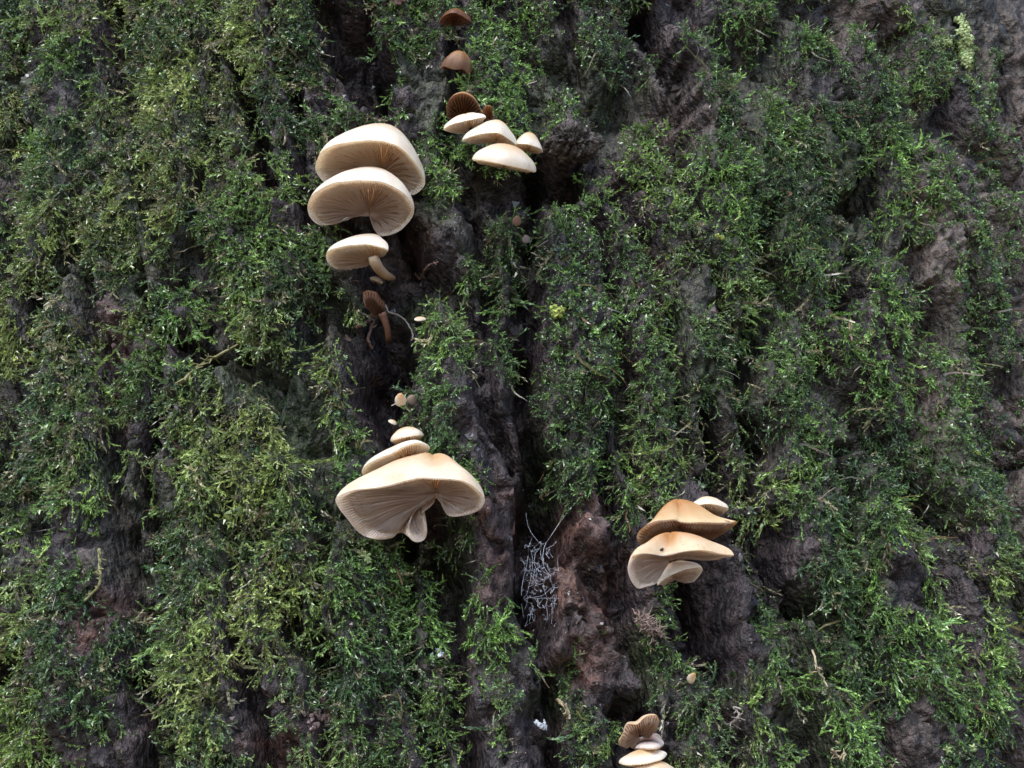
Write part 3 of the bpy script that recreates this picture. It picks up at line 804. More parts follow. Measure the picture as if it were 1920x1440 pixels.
# bottom cluster
mushroom_traced('old brown mushroom folded open at the top of the bottom cluster', [c6(*p) for p in [(450, 1150), (470, 1185), (430, 1215), (395, 1212), (330, 1250), (292, 1240), (290, 1195), (330, 1110), (400, 1050), (500, 1000), (610, 962), (645, 985), (652, 1035), (600, 1110), (545, 1138), (480, 1135)]],
    c6(470, 1120), 58, -16, c6(0, 950)[1], 0.018, (fungus_mat('curled_cap', (0.70, 0.54, 0.36), (0.42, 0.24, 0.12), (0.45, 0.28, 0.16)), fungus_mat('curled_gill', (0.66, 0.50, 0.38), (0.50, 0.33, 0.24), (0.55, 0.38, 0.28), rough=0.6, gap_shade=(0.30, 0.18, 0.11)), M_STEM), G, ripple=0.0016, seed=20, gill=0.0012)
mushroom_traced('pinkish cap with a white rim, held in the fold of the old brown mushroom', [c6(*p) for p in [(540, 1262), (420, 1255), (395, 1235), (470, 1180), (560, 1150), (640, 1140), (688, 1195), (694, 1228), (640, 1255)]],
    c6(540, 1245), 12, -4, c6(0, 1128)[1], 0.014, (fungus_mat('rosy_cap', (0.78, 0.70, 0.64), (0.22, 0.13, 0.11), (0.30, 0.19, 0.16)), M_GILLP, M_STEM), G, seed=21, gill=0.0007)
mushroom_fan('smooth white cap with a blunt right tip, in the middle of the bottom cluster', c6(300, 1388), c6(718, 1316), 3, c6(0, 1262)[1], 0.020, WHITE, G, depth=0.55, seed=22, gill=0.0007)
mushroom_fan('tan cap cut off by the bottom edge of the photo, lowest of the bottom cluster', c6(400, 1500), c6(820, 1500), 2, c6(0, 1368)[1], 0.022, CREAM, G, depth=0.6, seed=23, gill=0.0007)

# withered brown one in the dark furrow, with its stem
mushroom_traced('withered rust brown mushroom drooping in the dark furrow', [c5(*p) for p in [(380, 320), (330, 365), (270, 312), (222, 242), (195, 185), (193, 130), (250, 118), (312, 150), (370, 222), (392, 290)]],
    c5(375, 330), 60, 30, c5(0, 116)[1], 0.010, (fungus_mat('rust_cap', (0.13, 0.052, 0.024), (0.17, 0.06, 0.022), (0.05, 0.025, 0.018), sss=0.05), M_GILLB, plain_mat('withered_stem', (0.05, 0.022, 0.014), (0.13, 0.055, 0.028), 400)), G, seed=24, gill=0.0014, Hfix=0.005, ripple=0.0012,
    stem_path=[(*c5(365, 320), 0.012, 0.0020), (*c5(395, 400), 0.010, 0.0017), (*c5(415, 470), 0.008, 0.0014), (*c5(425, 550), 0.004, 0.0015), (*c5(428, 580), -0.002, 0.0012)])
# tiny caps
TINY = 'tiny buttons of young mushrooms'
mushroom_fan('tiny white cap on the moss right of the withered brown mushroom', c5(655, 376), c5(762, 374), -25, c5(0, 352)[1], 0.014, WHITE, TINY, depth=0.5, seed=25, gill=0.0002, stem=0.12)
mushroom_fan('tiny round cream button in the furrow above the lower left cluster', c5(483, 1100), c5(586, 1112), -55, c5(0, 1042)[1], 0.012, CREAM, TINY, depth=0.7, seed=26, gill=0.0002, stem=0.14)
mushroom_fan('tiny grey brown button touching the cream one in the furrow', c5(590, 1098), c5(678, 1108), -45, c5(0, 1056)[1], 0.009, (fungus_mat('drab_button', (0.34, 0.28, 0.24), (0.30, 0.22, 0.16), (0.25, 0.2, 0.17)), M_GILLB, M_STEM), TINY, depth=0.7, seed=27, gill=0.0002, stem=0.14)
mushroom_fan('tiny pale sliver of a cap just above the lower left cluster', c5(425, 1290), c5(500, 1322), -20, c5(0, 1278)[1], 0.010, WHITE, TINY, depth=0.5, seed=28, gill=0.0002, stem=0.12)
mushroom_fan('tiny white disc on the bare bark under the right cluster', (1288, 1270), (1303, 1272), -60, 1261, 0.012, WHITE, TINY, depth=0.8, seed=29, gill=0.0002, stem=0.14)
mushroom_fan('tiny pinkish brown button in the upper furrow, higher of two', (961, 414), (977, 416), -50, 404, 0.010, (fungus_mat('rosy_button', (0.36, 0.22, 0.17), (0.3, 0.17, 0.12), (0.3, 0.2, 0.16)), M_GILLB, M_STEM), TINY, depth=0.8, seed=30, gill=0.0002, stem=0.14)
mushroom_fan('tiny grey button in the upper furrow, lower of two', (979, 450), (994, 448), -45, 440, 0.009, (fungus_mat('grey_button', (0.34, 0.27, 0.27), (0.24, 0.17, 0.16), (0.25, 0.2, 0.2)), M_GILLB, M_STEM), TINY, depth=0.8, seed=31, gill=0.0002, stem=0.14)

# ------------------------------------------------------------------ moss
def leaf_tris(P, D, S, Lf, Wd):
    """one pointed leaf (a folded pair of triangles) per row"""
    a = P - S * Wd[:, None] * 0.5; b = P + S * Wd[:, None] * 0.5
    tip = P + D * Lf[:, None]
    V = np.stack([a, b, tip], 1).reshape(-1, 3)
    return V

def shoot_proto(rng, nmain, branches, leafL, leafW, curve, spread):
    """one moss shoot about 1 unit long along +Z: returns V, F, tipness per vertex"""
    Vs, Ts = [], []
    def axis(start, d0, L, n, lL, lW, t0):
        bend = rng.normal(0, curve, 3)
        ts = np.linspace(0.02, 1, n)
        d = norm(d0)[None] + ts[:, None] * bend[None]
        d = norm(d)
        pts = start + np.cumsum(d * (L / n), axis=0)
        ref = norm(np.cross(d, rng.normal(0, 1, 3)))
        b2 = np.cross(d, ref)
        ang = np.arange(n) * 2.4 + rng.random() * 6
        rad = np.cos(ang)[:, None] * ref + np.sin(ang)[:, None] * b2
        ld = norm(d + rad * (spread + rng.normal(0, 0.2, n))[:, None] + rng.normal(0, 0.15, (n, 3)))
        side = norm(np.cross(ld, d) + rng.normal(0, 0.25, (n, 3)))
        taper = 1 - 0.45 * ts ** 3
        V = leaf_tris(pts, ld, side, lL * taper * rng.uniform(0.75, 1.25, n), lW * taper)
        Vs.append(V)
        tp = np.clip(t0 + (1 - t0) * ts, 0, 1)
        Ts.append(np.stack([tp * 0.75, tp * 0.75, tp * 0.8 + 0.2], 1).ravel())
        # thin stem
        w = norm(np.cross(d, rng.normal(0, 1, 3))) * 0.014
        k = max(2, n // 8)
        q = np.arange(0, n - k, k)
        if len(q):
            Vs.append(np.stack([pts[q] - w[q], pts[q] + w[q], pts[q + k]], 1).reshape(-1, 3))
            Ts.append(np.full(len(q) * 3, -0.4))
        return pts, d
    pts, d = axis(np.zeros(3), np.array([0, 0, 1.0]), 1.0, nmain, leafL, leafW, 0.0)
    for kk in range(branches):
        i = int(rng.uniform(0.15, 0.85) * nmain)
        o = norm(rng.normal(0, 1, 3)); o -= d[i] * (o @ d[i]); o = norm(o)
        L = rng.uniform(0.25, 0.5)
        axis(pts[i], d[i] * 0.8 + o, L, max(6, int(nmain * L * 0.9)), leafL * 0.85, leafW * 0.85, i / nmain)
    V = np.concatenate(Vs); T = np.concatenate(Ts)
    return V, np.arange(len(V)).reshape(-1, 3), T

def basis(D, rng):
    r = norm(np.cross(D, rng.normal(0, 1, D.shape)))
    return np.stack([r, np.cross(D, r), D], -1)          # columns

def in_polys(u, v):
    """true where a photo pixel lies behind a mushroom"""
    r = np.zeros(u.shape, bool)
    for P in FUNGUS_POLYS:
        P = P.mean(0) + (P - P.mean(0)) * (1 + 16 / (np.ptp(P, axis=0) + 20))
        lo = P.min(0) - 4; hi = P.max(0) + 4
        mk = np.where((u > lo[0]) & (u < hi[0]) & (v > lo[1]) & (v < hi[1]))[0]
        if not len(mk): continue
        x, y = u[mk], v[mk]
        c = np.zeros(len(mk), bool)
        for (x0, y0), (x1, y1) in zip(P, np.roll(P, -1, axis=0)):
            with np.errstate(divide='ignore', invalid='ignore'):
                c ^= ((y0 > y) != (y1 > y)) & (x < (x1 - x0) * (y - y0) / (y1 - y0 + 1e-12) + x0)
        r[mk] |= c
    return r

def moss_points(n, rng, lo=(-0.40, 1.07), hi=(0.58, 1.58)):
    s = rng.uniform(lo[0], hi[0], n); z = rng.uniform(lo[1], hi[1], n)
    return s, z

def build_moss(name, label, cand, rng, protos, dens_fn, size_fn, dir_fn, tint_fn):
    s, z = moss_points(cand, rng)
    P = grid_at(s, z, PP); Nn = norm(grid_at(s, z, NN))
    info = {k: grid_at(s, z, MK[k]) for k in ('uw', 'vw', 'dep', 'e1', 'e2', 'bare', 'dry')}
    u, v, _ = to_px(P)
    info['u'], info['v'], info['h'] = u, v, grid_at(s, z, HH)
    d = dens_fn(s, z, info, Nn)
    d = np.where(in_polys(u, v), 0.0, d)
    d = np.where((u > -120) & (u < 2040) & (v > -110) & (v < 1550), d, d * 0.12)
    keep = rng.random(cand) < d
    s, z, P, Nn = s[keep], z[keep], P[keep], Nn[keep]
    info = {k: a[keep] for k, a in info.items()}
    size = size_fn(s, z, info, rng)
    D = dir_fn(s, z, info, Nn, rng)
    c0, c1_, c2_ = tint_fn(s, z, info, rng)               # base, middle, tip colours
    B = basis(D, rng)
    which = rng.integers(0, len(protos), len(s))
    Vs, Cs, n = [], [], 0
    for k, (pv, pf, pt) in enumerate(protos):
        m = which == k
        if not m.any(): continue
        X = np.einsum('nij,vj->nvi', B[m], pv) * size[m][:, None, None] + (P[m] - Nn[m] * 0.0006)[:, None]
        t = pt[None, :, None]
        a, b, c = c0[m][:, None], c1_[m][:, None], c2_[m][:, None]
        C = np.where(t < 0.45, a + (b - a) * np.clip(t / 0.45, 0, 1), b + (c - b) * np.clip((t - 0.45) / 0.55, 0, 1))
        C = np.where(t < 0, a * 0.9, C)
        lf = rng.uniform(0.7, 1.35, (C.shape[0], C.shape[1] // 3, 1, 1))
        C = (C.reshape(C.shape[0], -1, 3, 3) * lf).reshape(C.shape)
        Vs.append(X.reshape(-1, 3)); Cs.append(C.reshape(-1, 3))
    V = np.concatenate(Vs); C = np.clip(np.concatenate(Cs), 0.002, 0.6)
    F = np.arange(len(V), dtype=np.int32).reshape(-1, 3)
    print(name, 'shoots', len(s), 'tris', len(F))
    o = mesh_np(name, V, F, M_MOSS, smooth=False, attrs={'tint': C})
    return tag(o, label, kind='stuff')

rng = np.random.default_rng(101)
def cover(s, z, i):
    """how well moss covers a spot, before its species"""
    g = s - 0.16 * (1.3 - z)
    right = sstep(0.02, 0.2, s)
    nz_ = fbm(s * 22, z * 16, 201, 4, 0.6) * (1 - 0.5 * right) + 0.7 * right * fbm(g * 34, z * 9, 205, 3, 0.6)
    c = 0.60 + 0.80 * nz_ + 0.6 * fbm(s * 62, z * 48, 211, 2) - 1.25 * i['bare'] - 0.045 * i['dep']
    c -= 0.12 * i['dry']
    c -= 0.9 * (1 - sstep(0.04, 0.21, i['e1']))
    return c
def leafy_zone(s, z, i):
    n = 0.5 * fbm(s * 8, z * 8, 207, 3)
    zone = np.maximum(np.exp(-(((i['u'] - 1130) / 170) ** 2 + ((i['v'] - 620) / 200) ** 2)), np.exp(-(((i['u'] - 1030) / 170) ** 2 + ((i['v'] - 110) / 120) ** 2)))
    zone = np.maximum(zone, 0.9 * sstep(1680, 1800, i['u']) * (1 - sstep(900, 1100, i['v'])))
    return np.clip(zone + 0.35 * n, 0, 1)

A_protos = [shoot_proto(rng, 24, rng.integers(1, 4), 0.175, 0.092, 0.6, 0.5) for _ in range(20)]
def A_dens(s, z, i, Nn): return sstep(-0.05, 0.40, cover(s, z, i)) * (1 - 0.7 * leafy_zone(s, z, i))
def A_size(s, z, i, r):
    left = 1 - sstep(500, 900, i['u']); rb = sstep(1250, 1500, i['u']) * sstep(700, 1000, i['v'])
    return 0.0071 * r.lognormal(0, 0.32, len(s)) * (1 + 0.25 * left + 0.15 * rb)
def A_dir(s, z, i, Nn, r):
    left = 1 - sstep(500, 900, i['u']); rb = sstep(1250, 1500, i['u']) * sstep(700, 1000, i['v'])
    d = Nn * r.uniform(0.05, 0.6, (len(s), 1)) + r.normal(0, 0.33, (len(s), 3))
    d[:, 2] -= 0.5 + 0.35 * np.maximum(left, rb) + r.normal(0, 0.25, len(s))
    flow = fbm(s * 14, z * 14, 231, 2)
    d[:, 0] += 0.7 * flow
    ok = np.sum(d * Nn, 1, keepdims=True)
    d = d + Nn * np.maximum(0.12 - ok, 0)
    return norm(d)
def A_tint(s, z, i, r):
    n = len(s)
    tone = np.clip(0.5 + 1.0 * fbm(s * 18, z * 14, 241, 3) + r.normal(0, 0.24, n), 0, 1)[:, None]
    left = np.clip((1 - sstep(350, 800, i['u'])) * 0.8 + 0.9 * fbm(s * 11, z * 8, 245, 2), 0, 1)[:, None]
    olive = np.array([0.265, 0.260, 0.090]); green = np.array([0.148, 0.265, 0.062]); deep = np.array([0.046, 0.088, 0.034])
    mid = deep * (1 - tone) + (green * (1 - 0.6 * left) + olive * 0.6 * left) * tone
    fresh = (r.random((n, 1)) < 0.2) * np.array([0.07, 0.10, 0.012])
    tip = mid * 1.4 + np.array([0.045, 0.065, 0.008]) * tone + fresh
    dead = (r.random(n) < 0.08 + 0.10 * left[:, 0])[:, None]
    straw = np.array([0.25, 0.225, 0.125])
    mid = np.where(dead, straw * 0.75, mid); tip = np.where(dead, straw, tip)
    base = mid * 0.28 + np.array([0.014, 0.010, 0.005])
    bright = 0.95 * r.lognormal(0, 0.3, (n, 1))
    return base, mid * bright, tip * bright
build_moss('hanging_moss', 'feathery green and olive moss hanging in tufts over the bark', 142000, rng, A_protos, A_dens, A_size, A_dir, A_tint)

def leafy_proto(rng, n):
    """short upright shoot with a rosette of broad leaves"""
    Vs, Ts = [], []
    ts = np.linspace(0.1, 1, n)
    ang = np.arange(n) * 2.4 + rng.random() * 6
    P = np.stack([0.06 * rng.normal(0, 1, n), 0.06 * rng.normal(0, 1, n), 0.7 * ts], -1)
    rad = np.stack([np.cos(ang), np.sin(ang), np.zeros(n)], -1)
    D = norm(rad + np.array([0, 0, 1.0]) * (0.15 + 0.9 * ts[:, None]) + rng.normal(0, 0.2, (n, 3)))
    S = norm(np.cross(D, rad + np.array([0, 0, 0.6])))
    L = rng.uniform(0.38, 0.62, n) * (1 - 0.35 * ts); W = L * 0.5
    mid = P + D * (L * 0.5)[:, None] + np.array([0, 0, 0.03])
    a = mid - S * (W * 0.5)[:, None]; b = mid + S * (W * 0.5)[:, None]; tip = P + D * L[:, None] - np.array([0, 0, 0.05])
    V = np.stack([P, a, b, a, tip, b], 1).reshape(-1, 3)
    T = np.stack([ts * 0.6, ts * 0.75, ts * 0.75, ts * 0.75, ts * 0.7 + 0.3, ts * 0.75], 1).ravel()
    return V, np.arange(len(V)).reshape(-1, 3), T
B_protos = [leafy_proto(rng, 11) for _ in range(10)]
def B_dens(s, z, i, Nn): return sstep(-0.2, 0.35, cover(s, z, i)) * np.clip(0.15 + leafy_zone(s, z, i), 0, 1)
def B_size(s, z, i, r): return 0.0034 * r.lognormal(0, 0.28, len(s))
def B_dir(s, z, i, Nn, r):
    d = Nn + r.normal(0, 0.5, (len(s), 3)); d[:, 2] += 0.1
    return norm(d)
def B_tint(s, z, i, r):
    n = len(s)
    tone = np.clip(0.5 + 0.8 * fbm(s * 24, z * 20, 251, 3) + r.normal(0, 0.25, n), 0, 1)[:, None]
    mid = np.array([0.048, 0.090, 0.030]) * (1 - tone) + np.array([0.125, 0.215, 0.065]) * tone
    tip = mid * 1.4 + np.array([0.05, 0.075, 0.015]) * tone
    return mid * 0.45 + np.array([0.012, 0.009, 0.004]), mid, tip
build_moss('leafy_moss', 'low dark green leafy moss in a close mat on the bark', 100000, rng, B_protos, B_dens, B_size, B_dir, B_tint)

# dead strands and runners among the moss
def strand_proto(rng):
    n = 9
    d = norm(np.array([0, 0, 1.0]) + np.cumsum(rng.normal(0, 0.22, (n, 3)), axis=0))
    pts = np.cumsum(d / n, axis=0)
    w = norm(np.cross(d, rng.normal(0, 1, 3))) * np.linspace(0.030, 0.012, n)[:, None]
    a, b = pts - w, pts + w
    V = np.concatenate([np.stack([a[:-1], b[:-1], b[1:]], 1), np.stack([a[:-1], b[1:], a[1:]], 1)]).reshape(-1, 3)
    return V, None, np.full(len(V), 0.6)
C_protos = [strand_proto(rng) for _ in range(10)]
def C_dens(s, z, i, Nn): return np.clip(cover(s, z, i) + 0.25, 0, 1) * 0.9
def C_size(s, z, i, r): return 0.011 * r.lognormal(0, 0.4, len(s))
def C_dir(s, z, i, Nn, r):
    d = Nn * 0.5 + r.normal(0, 0.5, (len(s), 3)); d[:, 2] -= 0.5
    return norm(d)
def C_tint(s, z, i, r):
    n = len(s); k = r.uniform(0.5, 1.3, (n, 1))
    c = np.array([0.095, 0.075, 0.045]) * k * np.where(r.random((n, 1)) < 0.4, np.array([1.0, 0.8, 0.75]), np.array([0.9, 1.0, 0.6]))
    return c, c, c
build_moss('moss_strands', 'dry brown moss stems and runners tangled in the green moss', 9000, rng, C_protos, C_dens, C_size, C_dir, C_tint)

# crumbs of bark and grit on the bare places
def crumb_proto(rng):
    V = np.array([(1, 0, 0), (-1, 0, 0), (0, 1, 0), (0, -1, 0), (0, 0, 1), (0, 0, -0.5)], float) * rng.uniform(0.5, 1.1, (6, 1)) * np.array([1, 1, 0.6])
    F = np.array([(0, 2, 4), (2, 1, 4), (1, 3, 4), (3, 0, 4), (2, 0, 5), (1, 2, 5), (3, 1, 5), (0, 3, 5)])
    V = V[F].reshape(-1, 3)
    return V, None, np.full(len(V), 0.6)
D_protos = [crumb_proto(rng) for _ in range(10)]
def D_dens(s, z, i, Nn): return np.clip(0.25 + 0.75 * i['bare'] + 0.5 * fbm(s * 40, z * 40, 271, 2), 0, 1)
def D_size(s, z, i, r): return 0.0008 * r.lognormal(0, 0.5, len(s))
def D_dir(s, z, i, Nn, r): return norm(Nn + r.normal(0, 0.3, (len(s), 3)))
def D_tint(s, z, i, r):
    n = len(s); k = r.lognormal(-0.15, 0.55, (n, 1))
    c = np.where(r.random((n, 1)) < 0.3, np.array([0.13, 0.08, 0.065]), np.array([0.09, 0.076, 0.074])) * k
    return c, c, c
cr = build_moss('bark_crumbs', 'dark crumbs of rotten bark on the bare patches', 70000, rng, D_protos, D_dens, D_size, D_dir, D_tint)

# ------------------------------------------------------------------ cobweb in the central furrow
def q7(X, Y): return (900 + X / 4.0, 880 + Y / 4.0)
M_WEB, _t, _b, _o = new_mat('spider_silk')
_b.inputs['Base Color'].default_value = (0.72, 0.76, 0.86, 1); _b.inputs['Roughness'].default_value = 0.4
_n = noise(_t, 500, 3); _t.links.new(ramp(_t, _n.outputs[0], [(0.3, (0.68, 0.73, 0.85)), (0.7, (0.86, 0.90, 0.97))]).outputs[0], _b.inputs['Base Color'])
def web():
    st = [[(685, 170), (680, 260), (640, 340), (590, 410), (545, 480), (515, 525)], [(345, 330), (360, 420), (395, 490), (440, 545)], [(440, 545), (470, 560), (500, 545), (515, 520)],
          [(495, 550), (478, 600), (470, 690), (490, 750), (520, 790)], [(465, 560), (455, 610), (460, 680)], [(520, 790), (560, 775), (605, 775)], [(585, 640), (583, 700), (590, 765)],
          [(520, 790), (490, 830), (475, 870), (490, 930), (505, 975), (490, 1020)], [(530, 790), (532, 850)], [(350, 965), (430, 955), (480, 940), (530, 895), (610, 850), (680, 850)],
          [(345, 970), (350, 1010), (335, 1050)], [(410, 965), (430, 1000), (435, 1025)], [(360, 650), (350, 720), (330, 800), (315, 880), (310, 950)], [(380, 600), (395, 680), (390, 760), (375, 840), (350, 940)],
          [(420, 620), (405, 700), (425, 760), (410, 850), (370, 880)], [(440, 720), (470, 760), (510, 790)], [(430, 740), (400, 800), (430, 860), (475, 855)], [(360, 760), (420, 800), (470, 830), (500, 800)],
          [(545, 575), (575, 540)], [(535, 1060), (540, 1110), (535, 1160)], [(560, 960), (560, 1010), (545, 1060)], [(500, 1030), (505, 1100), (500, 1150)], [(370, 1040), (380, 1090), (370, 1140)], [(310, 1010), (320, 1060), (330, 1120)],
          [(390, 970), (500, 965), (630, 968)], [(600, 1190), (690, 1190)], [(390, 520), (365, 580), (360, 650)], [(430, 1020), (460, 1040), (500, 1020)]]
    r = random.Random(4)
    nodes = []
    while len(nodes) < 260:
        x, y = r.gauss(420, 62), r.gauss(800, 150)
        if r.random() < 0.25: x, y = r.gauss(530, 45), r.gauss(960, 130)
        if 300 < x < 625 and 540 < y < 1190: nodes.append((x, y))
    for a_, p_ in enumerate(nodes):
        near = sorted(range(len(nodes)), key=lambda b_: (nodes[b_][0] - p_[0]) ** 2 + ((nodes[b_][1] - p_[1]) * 0.75) ** 2)[1:4]
        for b_ in near:
            if b_ > a_ or r.random() < 0.3:
                q_ = nodes[b_]
                st.append([p_, ((p_[0] + q_[0]) / 2 + r.gauss(0, 5), (p_[1] + q_[1]) / 2 + r.gauss(0, 5)), q_])
    parts = []
    for k, P in enumerate(st):
        pts = spline([(*q7(*p), r.uniform(-0.012, -0.003)) for p in P], 14)
        W = np.stack([on_trunk(np.array(a), np.array(b), c) for a, b, c in pts])
        W += np.random.default_rng(k).normal(0, 0.00002, W.shape)
        rad = 0.00004 if k < 2 else r.uniform(0.00003, 0.00006) if k < 27 else r.uniform(0.000015, 0.00004)
        parts.append(tube(W, rad * (0.8 + 0.4 * np.random.default_rng(k).random(14)), 5))
    V, F = join(parts)
    o = mesh_np('cobweb', V, F, M_WEB)
    tag(o, 'tangled white cobweb stretched across the dark furrow', 'cobweb')
web()

# ------------------------------------------------------------------ lichen patches
M_LICH = plain_mat('lichen', (0.20, 0.26, 0.11), (0.38, 0.44, 0.21), 250, 0.7)
M_LICHY = plain_mat('yellow_lichen', (0.22, 0.28, 0.06), (0.34, 0.38, 0.11), 250, 0.7)
def lichen(label, spots, mat, seed, lift=0.0045):
    r = np.random.default_rng(seed)
    parts = []
    for (x, y, rad) in spots:
        P, Nn = bark_point(np.array([float(x)]), np.array([float(y)]), lift)
        P, n = P[0], norm(Nn[0] * 0.6 + np.array([0, -1.2, -0.2]) + r.normal(0, 0.15, 3))
        s1 = norm(np.cross(n, np.array([0.2, 0.1, 1.0]))); s2 = np.cross(n, s1)
        m = 28
        th = np.linspace(0, 2 * np.pi, m, endpoint=False)
        R = rad * 0.00026 * (1 + 0.28 * np.sin(5 * th + r.random() * 6) + 0.16 * np.sin(9 * th + r.random() * 6))
        rings = []
        for f, up in ((1.0, -0.0006), (0.97, 0.0002), (0.6, 0.0008), (0.25, 0.0003)):
            zz = up + 0.0009 * np.sin(5 * th + r.random()) * f
            rings.append(P + (R * f)[:, None] * (np.cos(th)[:, None] * s1 + np.sin(th)[:, None] * s2) + zz[:, None] * n)
        V = np.concatenate(rings + [P[None] + n * 0.0002])
        i, j = np.meshgrid(np.arange(3), np.arange(m), indexing='ij')
        Q = np.stack([i * m + j, i * m + (j + 1) % m, (i + 1) * m + (j + 1) % m, (i + 1) * m + j], -1).reshape(-1, 4)
        T = np.stack([3 * m + np.arange(m), 3 * m + (np.arange(m) + 1) % m, np.full(m, 4 * m)], -1)
        parts.append((V, [Q, T]))
    V, F = join(parts)
    return tag(mesh_np('lichen', V, F, mat), label, 'lichen', 'lichen patches on the bark')
r_l = np.random.default_rng(77)
lichen('long yellow green lichen on the bark near the top right corner', [(1789 + 14 * t + r_l.normal(0, 5), 40 + 95 * t, 8 + 2 * math.sin(3 * t)) for t in np.linspace(0, 1, 26)], M_LICH, 1, 0.0065)
lichen('small pale green lichen left of the long yellow green one', [(1741, 92, 8), (1749, 98, 8), (1745, 106, 6), (1755, 94, 6)], M_LICH, 2)
lichen('bright yellow green lichen lobe in the leafy moss above the middle', [(1036, 590, 9), (1044, 597, 9), (1038, 601, 7), (1050, 592, 6)], M_LICHY, 3, 0.006)
lichen('yellow scrap of lichen on brown bark at the right', [(1819, 848, 6), (1821, 856, 5)], M_LICHY, 4)
lichen('pale green lichen scrap near the bottom right', [(1770, 1408, 8), (1778, 1413, 6)], M_LICH, 5, 0.005)
lichen('light green lichen lobe under the largest mushroom', [(682, 1046, 8), (690, 1052, 8), (694, 1060, 5)], M_LICH, 6, 0.006)
lichen('tiny pale green curl of lichen by the right edge', [(1879, 97, 6)], M_LICH, 7)
lichen('pale lichen crumb right of centre in the moss', [(1512, 694, 6), (1516, 699, 5)], M_LICH, 8, 0.005)
lichen('yellowish lichen tuft in orange tinged moss right of the furrow', [(1338, 452, 5), (1345, 458, 4)], M_LICHY, 9, 0.005)

# ------------------------------------------------------------------ fibres, twigs, debris
def strand(name, label, cat, pts, rad, mat, lift=0.004, twigs=0, seed=0, nseg=6):
    r = np.random.default_rng(seed)
    E = spline([(p[0], p[1], p[2] if len(p) > 2 else lift) for p in pts], 26)
    B, Nn = bark_point(E[:, 0], E[:, 1])
    hs = np.array([np.hypot(b[0] - AX, b[1] - AY) - R0 for b in B])
    k = np.ones(7) / 7
    hp = np.convolve(np.pad(hs, 3, 'edge'), k, 'valid')
    W = np.stack([on_trunk(np.array(a), np.array(b), h + l) for (a, b, l), h in zip(E, hp)])
    W += r.normal(0, 0.00015, W.shape)
    parts = [tube(W, np.linspace(rad, rad * 0.6, 26), nseg)]
    for _ in range(twigs):
        i = r.integers(3, 23); d = norm(r.normal(0, 1, 3) + np.array([0, -0.5, 0]))
        L = r.uniform(0.002, 0.006)
        q = W[i] + np.linspace(0, 1, 6)[:, None] * d * L + np.cumsum(r.normal(0, 0.0002, (6, 3)), axis=0)
        parts.append(tube(q, np.linspace(rad * 0.6, rad * 0.25, 6), 4))
    V, F = join(parts)
    return tag(mesh_np(name, V, F, mat), label, cat)
M_FIBRE = plain_mat('pale_fibre', (0.18, 0.155, 0.13), (0.34, 0.30, 0.26), 600)
M_ROOT = plain_mat('brown_root', (0.10, 0.06, 0.045), (0.22, 0.13, 0.10), 600)
M_STRAW = plain_mat('straw', (0.22, 0.17, 0.10), (0.38, 0.31, 0.20), 600)
M_TWIG = plain_mat('mossy_twig', (0.10, 0.095, 0.035), (0.22, 0.20, 0.09), 500)
strand('plant_fibre', 'pale thin fibre arching over the furrow beside the withered brown mushroom', 'fibre', [c5(395, 250), c5(430, 310), c5(520, 345), c5(580, 400), c5(628, 470), c5(645, 540), c5(632, 572)], 0.0006, M_FIBRE, 0.006)
strand('rootlet', 'reddish curled rootlet right of the stemmed mushroom', 'rootlet', [(778, 512), (788, 524), (796, 508), (806, 496), (822, 492)], 0.0006, M_ROOT, 0.004, 6, 2)
strand('rootlet', 'brown rootlet hanging left of the withered brown mushroom', 'rootlet', [c5(120, 460), c5(200, 410), c5(285, 390), c5(262, 470), c5(245, 560), c5(280, 650)], 0.0011, M_ROOT, 0.005, 5, 3)
strand('mossy_twig', 'thin mossy twig lying aslant on the left half of the trunk', 'twig', [(316, 735), (345, 712), (368, 690), (395, 674), (428, 656), (446, 646)], 0.0010, M_TWIG, 0.011, 26, 4)
strand('rootlet', 'pale kinked rootlet at the lower right of the bare bark', 'rootlet', [(1342, 1342), (1362, 1358), (1378, 1352), (1386, 1338), (1374, 1326), (1390, 1330)], 0.0008, M_FIBRE, 0.006, 8, 5)
strand('rootlet', 'thin pale rootlet dangling in the dark slot at the lower right', 'rootlet', [(1510, 1195), (1526, 1225), (1532, 1255), (1545, 1275), (1552, 1288)], 0.0006, M_STRAW, 0.012, 8, 6)
strand('straw_stem', 'pair of dry straw coloured stems beside the bottom cluster', 'stem', [(1340, 1372), (1348, 1400), (1352, 1440)], 0.0006, M_STRAW, 0.005, 3, 7)
strand('straw_stem', 'bent straw stem in the moss near the bottom right', 'stem', [(1560, 1405), (1574, 1420), (1584, 1412), (1580, 1428)], 0.0006, M_STRAW, 0.008, 6, 8)
strand('straw_stem', 'thin reddish stem standing in moss at the right of the trunk', 'stem', [(1592, 602), (1594, 620), (1598, 640)], 0.0007, M_ROOT, 0.010, 2, 9)
strand('straw_stem', 'dry yellowish stem across the furrow at the bottom', 'stem', [(1046, 1312), (1056, 1322), (1066, 1336), (1068, 1348)], 0.0009, M_STRAW, 0.006, 5, 10)
strand('straw_stem', 'pale mossy runner forking in the moss at the lower left', 'stem', [(186, 1030), (188, 1070), (186, 1098), (170, 1115), (158, 1128)], 0.0008, M_TWIG, 0.010, 16, 11)

